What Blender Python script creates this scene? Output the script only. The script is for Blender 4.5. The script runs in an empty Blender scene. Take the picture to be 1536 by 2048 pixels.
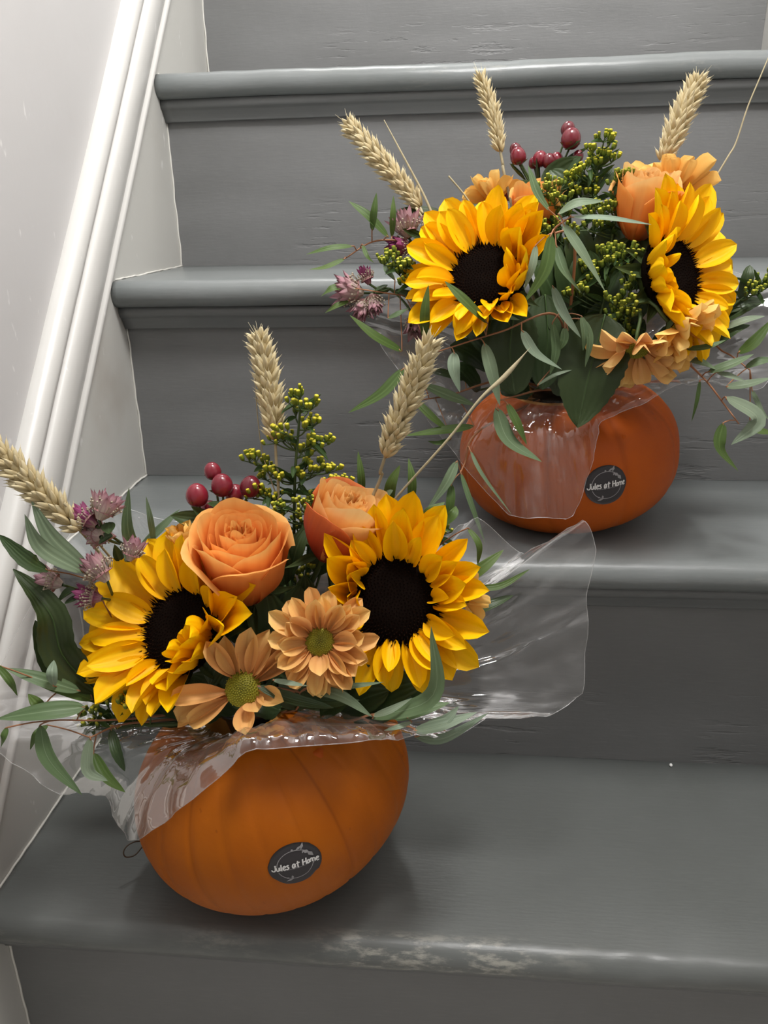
import bpy, math, random
from mathutils import Vector, Matrix, noise
from mathutils.bvhtree import BVHTree
V = Vector
pi = math.pi
rnd = random.Random(7)
SC = bpy.context.scene
COL = SC.collection

# ------------------------------------------------------------------ camera
CAM = V((.3176, -.4066, .6275)); PITCH, YAW, ROLL, FPX = .3588, -.1026, -.0232, 1625.8
FW = V((math.sin(YAW)*math.cos(PITCH), math.cos(YAW)*math.cos(PITCH), -math.sin(PITCH)))
_r = FW.cross(V((0, 0, 1))).normalized(); _u = _r.cross(FW)
RT = _r*math.cos(ROLL)+_u*math.sin(ROLL); UP = _u*math.cos(ROLL)-_r*math.sin(ROLL)
cd = bpy.data.cameras.new('camera'); cam = bpy.data.objects.new('camera', cd); COL.objects.link(cam)
cd.sensor_fit = 'HORIZONTAL'; cd.sensor_width = 36; cd.lens = FPX/1536*36; cd.clip_start = .01; cd.clip_end = 50
M = Matrix((RT, UP, -FW)).transposed().to_4x4(); M.translation = CAM
cam.matrix_world = M
SC.camera = cam
# ------------------------------------------------------------------ light and exposure
SC.view_settings.view_transform = 'Standard'; SC.view_settings.look = 'None'
SC.view_settings.gamma = 1; SC.view_settings.use_curve_mapping = False
SC.view_settings.exposure = 0.36
w = bpy.data.worlds.new('stairwell_ambient'); SC.world = w; w.use_nodes = True
w.node_tree.nodes['Background'].inputs[0].default_value = (1, .97, .93, 1)
w.node_tree.nodes['Background'].inputs[1].default_value = .32
def area(name, loc, target, size, power, col=(1, 1, 1), size_y=None):
    l = bpy.data.lights.new(name, 'AREA'); l.energy = power; l.color = col; l.size = size
    if size_y: l.shape = 'RECTANGLE'; l.size_y = size_y
    o = bpy.data.objects.new(name, l); COL.objects.link(o); o.location = loc
    o.rotation_euler = (V(target)-V(loc)).to_track_quat('-Z', 'Y').to_euler()
    return o
def lamp(name, loc, radius, power, col):
    l = bpy.data.lights.new(name, 'POINT'); l.energy = power; l.color = col; l.shadow_soft_size = radius
    o = bpy.data.objects.new(name, l); COL.objects.link(o); o.location = loc
lamp('stairwell_lamp', (.42, -.05, 1.45), .11, 27, (1, .985, .965))
lamp('landing_lamp', (.14, .80, 1.75), .07, 16, (1, .985, .965))

G, RS, NOSE, TH, W = .1733, .19, .0272, .0238, .6537       # going, rise, nosing, tread thickness, width

def at(px, py, y):
    """world point on the plane of depth y that the photograph shows at (px, py)"""
    for _ in range(40):
        v = FW+RT*((px-768)/FPX)-UP*((py-1024)/FPX)
        p = CAM+v*((y-CAM.y)/v.y)
        if p.x > .006: return p
        y -= .006
    return p

# ------------------------------------------------------------------ node helpers
def newmat(name):
    m = bpy.data.materials.new(name); m.use_nodes = True
    nt = m.node_tree; b = nt.nodes['Principled BSDF']
    return m, nt, b
def nd(nt, t, **kw):
    n = nt.nodes.new(t)
    for k, v in kw.items():
        if k.startswith('i_'):
            n.inputs[int(k[2:])].default_value = v
        else: setattr(n, k, v)
    return n
def ramp(nt, fac, stops):
    r = nt.nodes.new('ShaderNodeValToRGB')
    while len(r.color_ramp.elements) < len(stops): r.color_ramp.elements.new(.5)
    for e, (p, c) in zip(r.color_ramp.elements, stops):
        e.position = p; e.color = (c[0], c[1], c[2], 1)
    nt.links.new(fac, r.inputs[0]); return r.outputs[0]
def mixc(nt, fac, a, b, mode='MIX'):
    n = nt.nodes.new('ShaderNodeMix'); n.data_type = 'RGBA'; n.blend_type = mode
    for s, v in ((n.inputs[0], fac), (n.inputs[6], a), (n.inputs[7], b)):
        if hasattr(v, 'is_output'): nt.links.new(v, s)
        elif isinstance(v, (int, float)): s.default_value = v
        else: s.default_value = (v[0], v[1], v[2], 1)
    return n.outputs[2]
def mth(nt, op, a, b=None, c=None):
    n = nt.nodes.new('ShaderNodeMath'); n.operation = op
    for i, v in enumerate((a, b, c)):
        if v is None: continue
        if hasattr(v, 'is_output'): nt.links.new(v, n.inputs[i])
        else: n.inputs[i].default_value = v
    return n.outputs[0]
def coord(nt, kind='Object', scale=None):
    t = nt.nodes.new('ShaderNodeTexCoord').outputs[kind]
    if scale:
        mp = nt.nodes.new('ShaderNodeMapping'); mp.inputs['Scale'].default_value = scale
        nt.links.new(t, mp.inputs[0]); return mp.outputs[0]
    return t
def noisef(nt, vec, scale, detail=3, rough=.55):
    n = nt.nodes.new('ShaderNodeTexNoise'); n.inputs['Scale'].default_value = scale
    n.inputs['Detail'].default_value = detail; n.inputs['Roughness'].default_value = rough
    nt.links.new(vec, n.inputs['Vector']); return n.outputs[0]
def bump(nt, b, h, strength=.2, dist=.002, prev=None):
    n = nt.nodes.new('ShaderNodeBump'); n.invert = strength < 0; strength = abs(strength); n.inputs['Strength'].default_value = strength; n.inputs['Distance'].default_value = dist
    nt.links.new(h, n.inputs['Height'])
    if prev: nt.links.new(prev, n.inputs['Normal'])
    if b: nt.links.new(n.outputs[0], b.inputs['Normal'])
    return n.outputs[0]
def sep(nt, v):
    n = nt.nodes.new('ShaderNodeSeparateXYZ'); nt.links.new(v, n.inputs[0]); return n.outputs
def objrandom(nt): return nt.nodes.new('ShaderNodeObjectInfo').outputs['Random']
def thin(nt, b, col, amount):
    """let some light through a thin petal or leaf"""
    t = nt.nodes.new('ShaderNodeBsdfTranslucent'); mx = nt.nodes.new('ShaderNodeMixShader'); mx.inputs[0].default_value = amount
    nt.links.new(col, t.inputs[0]); nt.links.new(b.outputs[0], mx.inputs[1]); nt.links.new(t.outputs[0], mx.inputs[2])
    nt.links.new(mx.outputs[0], nt.nodes['Material Output'].inputs['Surface'])
def smooth(nt, v, a, b):
    n = nt.nodes.new('ShaderNodeMapRange'); n.interpolation_type = 'SMOOTHSTEP'
    n.inputs[1].default_value = a; n.inputs[2].default_value = b
    nt.links.new(v, n.inputs[0]); return n.outputs[0]

# ------------------------------------------------------------------ materials
def paint_grey(name, base, dark, rough, worn=0.0, cracks=True):
    m, nt, b = newmat(name)
    o = coord(nt); big = noisef(nt, o, 7, 4); fine = noisef(nt, coord(nt, 'Object', (6, 60, 60)), 9, 4)
    c = mixc(nt, smooth(nt, big, .35, .7), base, dark)
    c = mixc(nt, mth(nt, 'MULTIPLY', smooth(nt, fine, .45, .8), .18), c, (base[0]*1.35, base[1]*1.33, base[2]*1.3))
    if worn:
        x, y, z = sep(nt, o)
        edge = smooth(nt, y, .020, .004)
        chips = smooth(nt, noisef(nt, coord(nt, 'Object', (1, 3, 3)), 42, 5, .7), .56-.10*worn, .72-.06*worn)
        part = smooth(nt, noisef(nt, o, 5.2, 2), .44, .62)
        c = mixc(nt, mth(nt, 'MULTIPLY', mth(nt, 'MULTIPLY', edge, chips), mth(nt, 'MULTIPLY', part, .8*worn)), c, (.42, .41, .36))
    nt.links.new(c, b.inputs['Base Color'])
    b.inputs['Roughness'].default_value = rough
    b.inputs['Specular IOR Level'].default_value = .45
    n1 = bump(nt, None, noisef(nt, coord(nt, 'Object', (5, 40, 40)), 12, 4), .13, .0010)
    n2 = bump(nt, None if cracks else b, noisef(nt, o, 55, 3), .16, .0012, n1)
    if cracks:
        x, y, z = sep(nt, o)
        v = noisef(nt, coord(nt, 'Object', (10, 1, 85)), 1.6, 4, .62)
        cr = smooth(nt, v, .55, .64)
        low = smooth(nt, z, .085, .03); patch = smooth(nt, noisef(nt, o, 5.3, 1), .48, .58)
        bump(nt, b, mth(nt, 'MULTIPLY', cr, mth(nt, 'MULTIPLY', low, patch)), -.38, .003, n2)
    return m
M_RISER = paint_grey('grey_riser_paint', (.178, .180, .180), (.162, .164, .163), .42)
M_TREAD = paint_grey('grey_tread_paint', (.198, .212, .212), (.172, .186, .183), .33, .35, False)
M_TREAD_WORN_SHADE = paint_grey('worn_shaded_tread_paint', (.138, .147, .142), (.121, .129, .123), .36, 1.0, False)  # edge chips are wear; darker base is shade painted into the bottom tread
M_COVE = paint_grey('grey_moulding_paint', (.172, .178, .178), (.155, .16, .16), .42, 0, False)
def paint_white(name, base, dirt, rough=.4, rub=.5):
    m, nt, b = newmat(name)
    o = coord(nt); big = noisef(nt, o, 6, 4)
    c = mixc(nt, mth(nt, 'MULTIPLY', smooth(nt, big, .5, .8), rub), base, dirt)
    sp = noisef(nt, coord(nt, 'Object', (1, 1, .45)), 60, 3, .6)
    c = mixc(nt, mth(nt, 'MULTIPLY', smooth(nt, sp, .66, .72), .6), c, (.80, .79, .77))
    nt.links.new(c, b.inputs['Base Color']); b.inputs['Roughness'].default_value = rough
    n1 = bump(nt, None, noisef(nt, o, 28, 4), .15, .002)
    bump(nt, b, noisef(nt, o, 140, 2), .12, .0006, n1)
    return m
M_WALL = paint_white('wall_paint', (.535, .525, .52), (.49, .475, .468), .5, .6)
M_TRIM = paint_white('gloss_trim_paint', (.61, .60, .575), (.54, .525, .495), .3, .5)
M_STRING = paint_white('stringer_paint', (.53, .522, .49), (.37, .335, .29), .35, .85)
M_CAULK = paint_white('chipped_edge_paint', (.68, .665, .615), (.55, .51, .44), .5, .6)

def simple(name, col, rough=.5, spec=.4, var=.12, scale=60, translucent=0, bumpy=0, metallic=0):
    m, nt, b = newmat(name)
    f = noisef(nt, coord(nt), scale, 3)
    r = mth(nt, 'MULTIPLY_ADD', objrandom(nt), .5, mth(nt, 'MULTIPLY', f, .6))
    lo = [c*(1-var*1.6) for c in col]; hi = [min(1, c*(1+var*1.4)) for c in col]
    c = ramp(nt, r, [(.15, lo), (.85, hi)])
    nt.links.new(c, b.inputs['Base Color']); b.inputs['Roughness'].default_value = rough
    b.inputs['Specular IOR Level'].default_value = spec
    if bumpy: bump(nt, b, f, bumpy, .001)
    if translucent: thin(nt, b, c, translucent)
    return m
def along(name, stops, rough=.5, spec=.3, translucent=.25, stripe=0, stripe_col=(0, 0, 0), n=9, tint=None, tintamt=.3, veins=0):
    """colour runs along the U of a petal or leaf, with streaks across V"""
    m, nt, b = newmat(name)
    u, v, _ = sep(nt, coord(nt, 'UV'))
    wob = noisef(nt, coord(nt), 30, 2)
    c = ramp(nt, mth(nt, 'ADD', u, mth(nt, 'MULTIPLY_ADD', wob, .2, -.1)), stops)
    if stripe:
        s = mth(nt, 'SINE', mth(nt, 'MULTIPLY_ADD', wob, 3.0, mth(nt, 'MULTIPLY', v, n*2*pi)))
        c = mixc(nt, mth(nt, 'MULTIPLY', smooth(nt, s, .1, 1), stripe), c, stripe_col)
    if tint: c = mixc(nt, mth(nt, 'MULTIPLY', objrandom(nt), tintamt), c, tint)
    if veins:
        d = mth(nt, 'ABSOLUTE', mth(nt, 'SUBTRACT', v, .5))
        c = mixc(nt, mth(nt, 'MULTIPLY', smooth(nt, d, .035, .0), veins), c, [min(1, x*2.2+.03) for x in stops[0][1]])
    nt.links.new(c, b.inputs['Base Color']); b.inputs['Roughness'].default_value = rough
    b.inputs['Specular IOR Level'].default_value = spec
    sv = mth(nt, 'SINE', mth(nt, 'MULTIPLY', v, n*2*pi))
    bump(nt, b, sv, .18, .0005)
    if translucent: thin(nt, b, c, translucent)
    return m
M_YEL = along('sunflower_petal', [(0, (.90, .38, .0)), (.3, (.98, .54, .001)), (1, (1, .64, .003))], .5, .2, .15, .28, (.92, .43, .0), 4, (.98, .52, .0), .4)
M_DISC = simple('sunflower_disc', (.005, .0028, .002), .9, .04, .3, 300, 0, .4)
M_FLORET = along('disc_floret', [(0, (.004, .002, .0015)), (.5, (.010, .0045, .0025)), (1, (.050, .018, .008))], .9, .04, 0)
M_SEPAL = along('sepal_green', [(0, (.05, .075, .022)), (1, (.085, .12, .04))], .6, .3, .15, .2, (.03, .05, .015), 5)
M_STEM = simple('green_stem', (.06, .095, .03), .5, .35, .2)
M_ROSE = along('rose_petal', [(0, (.60, .10, .02)), (.4, (.86, .26, .05)), (.75, (.97, .44, .105)), (1, (.98, .62, .20))], .5, .2, .3, .10, (.75, .20, .05), 6, (.93, .30, .07), .35)
M_ROSEY = along('pale_rose_petal', [(0, (.7, .18, .04)), (.4, (.94, .42, .11)), (.75, (.98, .60, .21)), (1, (.98, .70, .32))], .5, .2, .3, .08, (.85, .3, .07), 6, (.97, .52, .14), .3)
M_ROSER = along('rose_guard_petal', [(0, (.30, .035, .02)), (.5, (.52, .085, .03)), (1, (.75, .22, .07))], .5, .25, .2, .15, (.33, .05, .03), 7)
M_DAISY = along('daisy_petal', [(0, (.54, .21, .06)), (.35, (.80, .44, .15)), (.8, (.90, .58, .19)), (1, (.94, .70, .26))], .55, .2, .22, .25, (.72, .34, .13), 4, (.78, .38, .15), .5)
M_DAISYO = along('golden_daisy_petal', [(0, (.70, .32, .055)), (.35, (.95, .56, .13)), (1, (1, .72, .25))], .55, .2, .3, .2, (.88, .48, .10), 4, (.86, .46, .09), .5)
M_DCEN = along('daisy_floret', [(0, (.10, .09, .006)), (.6, (.26, .24, .014)), (1, (.42, .36, .03))], .6, .3, 0)
M_WHEAT = along('wheat_husk', [(0, (.38, .28, .13)), (.5, (.62, .51, .29)), (1, (.74, .66, .44))], .55, .3, .12, .3, (.42, .32, .16), 3, (.58, .46, .24), .4)
M_STRAW = simple('dry_straw', (.38, .325, .20), .55, .3, .2, 200)
M_AWN = simple('wheat_awn', (.62, .55, .36), .5, .3, .15, 200)
M_BERRY = simple('hypericum_berry', (.16, .012, .022), .22, .6, .35, 50)
M_CALYX = along('berry_calyx', [(0, (.05, .07, .02)), (.6, (.10, .10, .03)), (1, (.12, .05, .02))], .5, .3, .1)
M_BUD = along('goldenrod_bud', [(0, (.07, .13, .02)), (.45, (.20, .26, .02)), (.75, (.62, .54, .03)), (1, (.86, .74, .07))], .5, .3, .1)
M_BUDG = along('green_goldenrod_bud', [(0, (.05, .10, .018)), (.5, (.19, .26, .03)), (.8, (.46, .46, .04)), (1, (.72, .64, .08))], .5, .3, .1)
M_GLEAF = along('goldenrod_leaf', [(0, (.045, .085, .022)), (1, (.06, .115, .03))], .55, .3, .15, veins=.3)
M_EUC = along('eucalyptus_leaf', [(0, (.17, .225, .135)), (1, (.20, .265, .17))], .5, .3, .18, .12, (.09, .14, .07), 3, (.085, .15, .05), .8, .35)
M_EUCP = along('pale_eucalyptus_leaf', [(0, (.21, .26, .17)), (1, (.24, .30, .21))], .5, .3, .18, .12, (.18, .24, .15), 3, (.20, .28, .20), .6, .35)
M_EUCG = along('green_eucalyptus_leaf', [(0, (.075, .125, .025)), (1, (.10, .155, .035))], .5, .3, .18, .12, (.06, .10, .02), 3, (.06, .11, .03), .7, .35)
M_TWIG = simple('red_twig', (.33, .15, .075), .5, .3, .2)
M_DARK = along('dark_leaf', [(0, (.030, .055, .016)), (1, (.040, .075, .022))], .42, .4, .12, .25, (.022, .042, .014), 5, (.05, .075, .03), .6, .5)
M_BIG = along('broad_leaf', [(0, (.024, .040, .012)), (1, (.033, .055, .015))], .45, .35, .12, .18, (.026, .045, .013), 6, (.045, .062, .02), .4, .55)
M_AST = along('astrantia_bract', [(0, (.60, .55, .42)), (.5, (.58, .46, .42)), (.85, (.44, .25, .27)), (1, (.18, .06, .08))], .6, .2, .2, .4, (.38, .18, .21), 3, (.48, .24, .30), .5)
M_ASTP = along('purple_astrantia_bract', [(0, (.42, .36, .24)), (.4, (.40, .13, .22)), (1, (.13, .03, .07))], .6, .2, .2, .45, (.16, .03, .08), 3, (.3, .05, .16), .6)
M_ASTC = along('astrantia_floret', [(0, (.25, .22, .14)), (.6, (.42, .36, .27)), (1, (.34, .15, .16))], .6, .2, 0)
M_BLACK = simple('black_plastic', (.012, .013, .013), .3, .5, .1)
M_STICK = simple('sticker_charcoal', (.038, .034, .036), .45, .35, .08)
M_INK = simple('sticker_white_ink', (.72, .71, .69), .5, .3, .04)
M_INKG = simple('sticker_grey_ink', (.30, .29, .29), .5, .3, .06)
M_WIRE = simple('dark_tendril', (.09, .06, .04), .5, .3, .1)
M_SPECK = simple('white_plaster', (.8, .8, .78), .6, .3, .05)

def pumpkin_mat(name, base, deep, patch, green):
    m, nt, b = newmat(name)
    u, v, _ = sep(nt, coord(nt, 'UV')); o = coord(nt)
    c = mixc(nt, smooth(nt, noisef(nt, o, 18, 4), .35, .7), base, patch)
    g = nt.nodes.new('ShaderNodeAttribute'); g.attribute_name = 'rib'
    c = mixc(nt, mth(nt, 'MULTIPLY', smooth(nt, g.outputs['Fac'], .3, 1.0), .55), c, deep)
    sp = smooth(nt, noisef(nt, o, 130, 2), .73, .78)
    c = mixc(nt, mth(nt, 'MULTIPLY', sp, .5), c, deep)
    blotch = mth(nt, 'MULTIPLY', smooth(nt, noisef(nt, o, 26, 4, .7), .60, .74), green)
    c = mixc(nt, blotch, c, (.16, .10, .03))
    nt.links.new(c, b.inputs['Base Color']); b.inputs['Roughness'].default_value = .5
    b.inputs['Specular IOR Level'].default_value = .2
    n1 = bump(nt, None, noisef(nt, o, 40, 4), .2, .002); bump(nt, b, noisef(nt, o, 320, 2), .12, .0004, n1)
    return m
M_PUMP = pumpkin_mat('orange_pumpkin_skin', (.40, .100, .001), (.21, .045, .001), (.36, .084, .001), .15)
M_PUMP2 = pumpkin_mat('deep_orange_pumpkin_skin', (.46, .090, .004), (.23, .040, .003), (.41, .074, .004), .7)
M_FLESH = simple('pumpkin_flesh', (.55, .25, .05), .6, .3, .15)

def film_mat():
    m, nt, b = newmat('clear_cellophane')
    nt.nodes.remove(b)
    u, v, _ = sep(nt, coord(nt, 'UV'))
    o = coord(nt)
    lw = nt.nodes.new('ShaderNodeLayerWeight'); lw.inputs[0].default_value = .35
    n1 = bump(nt, None, noisef(nt, coord(nt, 'UV', (16, 1.6, 1)), 2.0, 3, .5), .3, .004)
    vor = nt.nodes.new('ShaderNodeTexVoronoi'); vor.inputs['Scale'].default_value = 34; vor.feature = 'SMOOTH_F1'; vor.inputs['Smoothness'].default_value = .6; nt.links.new(o, vor.inputs['Vector'])
    n2 = bump(nt, None, vor.outputs['Distance'], .25, .004, n1)
    nt.links.new(n2, lw.inputs['Normal'])
    tr = nt.nodes.new('ShaderNodeBsdfTransparent'); tr.inputs[0].default_value = (.965, .965, .96, 1)
    gl = nt.nodes.new('ShaderNodeBsdfGlossy'); gl.inputs['Roughness'].default_value = .06; gl.inputs[0].default_value = (.95, .95, .95, 1)
    nt.links.new(n2, gl.inputs['Normal'])
    f = mth(nt, 'MULTIPLY_ADD', lw.outputs['Fresnel'], .42, .04)
    mx = nt.nodes.new('ShaderNodeMixShader'); nt.links.new(f, mx.inputs[0])
    nt.links.new(tr.outputs[0], mx.inputs[1]); nt.links.new(gl.outputs[0], mx.inputs[2])
    df = nt.nodes.new('ShaderNodeBsdfDiffuse'); df.inputs[0].default_value = (.8, .79, .78, 1)
    mx2 = nt.nodes.new('ShaderNodeMixShader')
    hz = mth(nt, 'MULTIPLY_ADD', smooth(nt, noisef(nt, coord(nt, 'UV', (30, 2, 1)), 2, 4, .6), .45, .75), .08, .035)
    nt.links.new(hz, mx2.inputs[0]); nt.links.new(mx.outputs[0], mx2.inputs[1]); nt.links.new(df.outputs[0], mx2.inputs[2])
    nt.links.new(mx2.outputs[0], nt.nodes['Material Output'].inputs['Surface'])
    return m
M_FILM = film_mat()
def hem_mat():
    m, nt, b = newmat('cellophane_edge'); nt.nodes.remove(b)
    tr = nt.nodes.new('ShaderNodeBsdfTransparent'); gl = nt.nodes.new('ShaderNodeBsdfGlossy'); gl.inputs['Roughness'].default_value = .3
    df = nt.nodes.new('ShaderNodeBsdfDiffuse'); df.inputs[0].default_value = (.85, .85, .84, 1)
    a = nt.nodes.new('ShaderNodeMixShader'); a.inputs[0].default_value = .4; nt.links.new(gl.outputs[0], a.inputs[1]); nt.links.new(df.outputs[0], a.inputs[2])
    mx = nt.nodes.new('ShaderNodeMixShader'); mx.inputs[0].default_value = .22; nt.links.new(tr.outputs[0], mx.inputs[1]); nt.links.new(a.outputs[0], mx.inputs[2])
    nt.links.new(mx.outputs[0], nt.nodes['Material Output'].inputs['Surface']); return m
M_HEM = hem_mat()

# ------------------------------------------------------------------ mesh helpers
class MB:
    """collects geometry with UVs and builds one mesh"""
    def __init__(s): s.v = []; s.f = []; s.uv = []; s.mi = []
    def vert(s, p, uv=(0, 0)): s.v.append(tuple(p)); s.uv.append(uv); return len(s.v)-1
    def face(s, *i, m=0): s.f.append(i); s.mi.append(m)
    def grid(s, nu, nv, fn, closev=False, m=0):
        """fn(u, v) -> point; u along, v across, both 0..1"""
        b = len(s.v); k = nv if closev else nv+1
        for i in range(nu+1):
            for j in range(k): s.vert(fn(i/nu, j/nv), (i/nu, j/nv))
        for i in range(nu):
            for j in range(nv):
                a = b+i*k+j; c = b+i*k+(j+1) % k
                s.face(a, c, c+k, a+k, m=m)
        return b
    def tube(s, pts, rad, n=6, m=0, cap=True):
        pts = [V(p) for p in pts]; N = len(pts); b = len(s.v); up = None
        for i, p in enumerate(pts):
            t = (pts[min(i+1, N-1)]-pts[max(i-1, 0)]).normalized()
            if up is None: up = t.orthogonal().normalized()
            up = (up-t*up.dot(t)).normalized(); sd = t.cross(up)
            r = rad(i/(N-1)) if callable(rad) else rad
            for j in range(n):
                a = 2*pi*j/n; s.vert(p+up*(r*math.cos(a))+sd*(r*math.sin(a)), (i/(N-1), j/n))
        for i in range(N-1):
            for j in range(n):
                a = b+i*n+j; c = b+i*n+(j+1) % n; s.face(a, c, c+n, a+n, m=m)
        if cap:
            s.face(*[b+j for j in reversed(range(n))], m=m); s.face(*[b+(N-1)*n+j for j in range(n)], m=m)
    def box(s, lo, hi, m=0):
        b = len(s.v)
        for z in (lo[2], hi[2]):
            for y in (lo[1], hi[1]):
                for x in (lo[0], hi[0]): s.vert((x, y, z))
        for q in ((0, 2, 3, 1), (4, 5, 7, 6), (0, 1, 5, 4), (1, 3, 7, 5), (3, 2, 6, 7), (2, 0, 4, 6)): s.face(*[b+i for i in q], m=m)
    def extrude_x(s, prof, x0, x1, nx=1, closed=True, fn=None):
        """profile of (y, z) swept along x"""
        b = len(s.v); k = len(prof)
        for i in range(nx+1):
            x = x0+(x1-x0)*i/nx
            for (y, z) in prof:
                p = V((x, y, z)); s.vert(fn(p) if fn else p, (i/nx, 0))
        for i in range(nx):
            for j in range(k if closed else k-1):
                a = b+i*k+j; c = b+i*k+(j+1) % k; s.face(a, a+k, c+k, c)
        if closed:
            s.face(*[b+j for j in range(k)]); s.face(*[b+nx*k+j for j in reversed(range(k))])
    def mesh(s, name, *mats, smooth=True):
        me = bpy.data.meshes.new(name); me.from_pydata(s.v, [], s.f)
        for m in mats: me.materials.append(m)
        if smooth: me.shade_smooth()
        me.polygons.foreach_set('material_index', s.mi)
        uvl = me.uv_layers.new(name='UVMap')
        li = [0]*len(me.loops); me.loops.foreach_get('vertex_index', li)
        flat = []
        for i in li: flat += s.uv[i]
        uvl.data.foreach_set('uv', flat)
        me.update(); return me

WM = {}
def tag(o, label=None, cat=None, group=None, kind=None):
    for k, v in (('label', label), ('category', cat), ('group', group), ('kind', kind)):
        if v: o[k] = v
    return o
def thing(name, loc, label=None, cat=None, group=None, kind=None):
    o = bpy.data.objects.new(name, None); COL.objects.link(o); o.location = loc; o.empty_display_size = .01
    WM[o.name] = Matrix.Translation(loc); return tag(o, label, cat, group, kind)
def part(name, me, parent, Mw=None, label=None, kind=None):
    """one mesh under its thing (or under a part); Mw is its matrix in the world"""
    o = bpy.data.objects.new(name, me); COL.objects.link(o)
    Mw = Mw or Matrix.Identity(4)
    if parent:
        o.parent = parent; o.matrix_local = WM[parent.name].inverted() @ Mw
    else: o.matrix_world = Mw
    WM[o.name] = Mw; return tag(o, label, None, None, kind)
def basis(x, y, z, p, sx=1, sy=1, sz=1):
    m = Matrix((x*sx, y*sy, z*sz)).transposed().to_4x4(); m.translation = p; return m
def curve(pts, n=12):
    """Catmull-Rom through the points"""
    P = [V(p) for p in pts]
    if len(P) == 2: return [P[0].lerp(P[1], i/n) for i in range(n+1)]
    P = [P[0]*2-P[1]]+P+[P[-1]*2-P[-2]]; out = []
    seg = len(P)-3; k = max(2, n//seg)
    for i in range(seg):
        a, b, c, d = P[i:i+4]
        for j in range(k):
            t = j/k
            out.append(.5*(2*b+(c-a)*t+(2*a-5*b+4*c-d)*t*t+(3*b-a-3*c+d)*t**3))
    out.append(P[-2]); return out
def camvec(r, u, f):
    """direction from right / up / towards-the-camera amounts"""
    return (RT*r+UP*u-FW*f).normalized()
def rough_line(p, amp, sc, seed=0):
    return amp*noise.noise(V((p[0]*sc+seed, p[1]*sc, p[2]*sc)))

# ------------------------------------------------------------------ setting: the staircase
stair = thing('staircase', (0, 0, 0), 'grey painted wooden staircase with rounded nosings between white stringers', 'staircase', None, 'structure')
def tread_profile(y0, z, depth):
    """closed (y, z) profile: bullnose at the front, flat to the back"""
    pr = []; r = TH/2
    for i in range(13):
        a = pi/2+pi*i/12
        pr.append((y0+r*1.05+r*1.05*math.cos(a), z-r+r*math.sin(a)))
    pr += [(y0+depth, z-TH), (y0+depth, z)]
    for k in (.75, .5, .25, .12): pr.append((y0+.02+(depth-.02)*k, z))
    return pr
NS = 5
for k in range(1, NS+2):
    z = k*RS; yf = (k-1)*G-NOSE
    mb = MB()
    def wear(p, k=k, z=z, yf=yf):
        e = max(0, 1-(p.y-yf)/.03)
        q = p.copy()
        q.z += rough_line(p, .0011, 9, k*7)*(.4+e)+rough_line(p, .0007, 40, k*3)*e*(p.z > z-.016)
        q.y += rough_line(p, .0011, 14, k*5)*e
        if k == 1:      # the worn, dented front edge
            d = max(0, 1-abs(p.x-.42)/.12)
            q.z -= .0022*e*d*(.5+noise.noise(V((p.x*60, p.y*60, 3))))*(p.z > z-.016)
        return q
    mb.extrude_x([(y-yf, zz-z) for y, zz in tread_profile(yf, z, G+NOSE+.012)], .0005, W-.0005, 120, True,
                 lambda p, f=wear, yf=yf, z=z: (f(p+V((0, yf, z)))-V((0, yf, z))))
    o = part('tread', mb.mesh('tread', M_TREAD_WORN_SHADE if k == 1 else M_TREAD), stair, Matrix.Translation((0, yf, z)))
    mb.v = []
for k in range(0, NS+1):
    y = k*G; z0 = k*RS; z1 = (k+1)*RS-TH
    mb = MB()
    mb.grid(24, 40, lambda u, v: (.0005+v*(W-.001), rough_line((v, u, k), .0009, 6, k), u*(z1-z0)))
    mb.grid(1, 40, lambda u, v: (.0005+v*(W-.001), .014, (1-u)*(z1-z0)))
    part('riser', mb.mesh('riser', M_RISER), stair, Matrix.Translation((0, y, z0)))
    # moulding tucked under the nosing: a bead above a cove
    mb = MB(); zt = (k+1)*RS-TH
    pr = [(.002, zt), (-.015, zt), (-.0155, zt-.005), (-.014, zt-.0085), (-.0115, zt-.0095), (-.0108, zt-.011), (-.0085, zt-.0145),
          (-.0062, zt-.018), (-.0055, zt-.0195), (-.0052, zt-.0205), (.002, zt-.0205)]
    mb.extrude_x([(y+a, b) for a, b in pr], .0005, W-.0005, 60, True, lambda p: p+V((0, rough_line(p, .0007, 12), rough_line(p, .0005, 9))))
    part('cove_moulding', mb.mesh('cove_moulding', M_COVE), stair)
# stringers: sloping boards the treads die into
T2 = V((0, G, RS)).normalized(); N2 = V((0, -RS, G)).normalized()
def slope(s, n, x): return V((x, T2.y*s+N2.y*n, T2.z*s+N2.z*n))
for side, x0, x1 in (('left', -.014, 0.0), ('right', W, W+.014)):
    mb = MB()
    mb.grid(80, 12, lambda u, v: slope(-.75+2.5*u, -.22+.378*v, (x1 if side == 'left' else x0)+rough_line((u*9, v*2, 1), .0007, 3)))
    mb.grid(1, 1, lambda u, v: slope(-.75+2.5*u, .158-.378*v, x0 if side == 'left' else x1))
    mb.grid(1, 1, lambda u, v: slope(-.75+2.5*u, .158, x0+(x1-x0)*v))
    part('stringer', mb.mesh('stringer', M_STRING), stair, None, 'white painted sloping side board')
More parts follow.
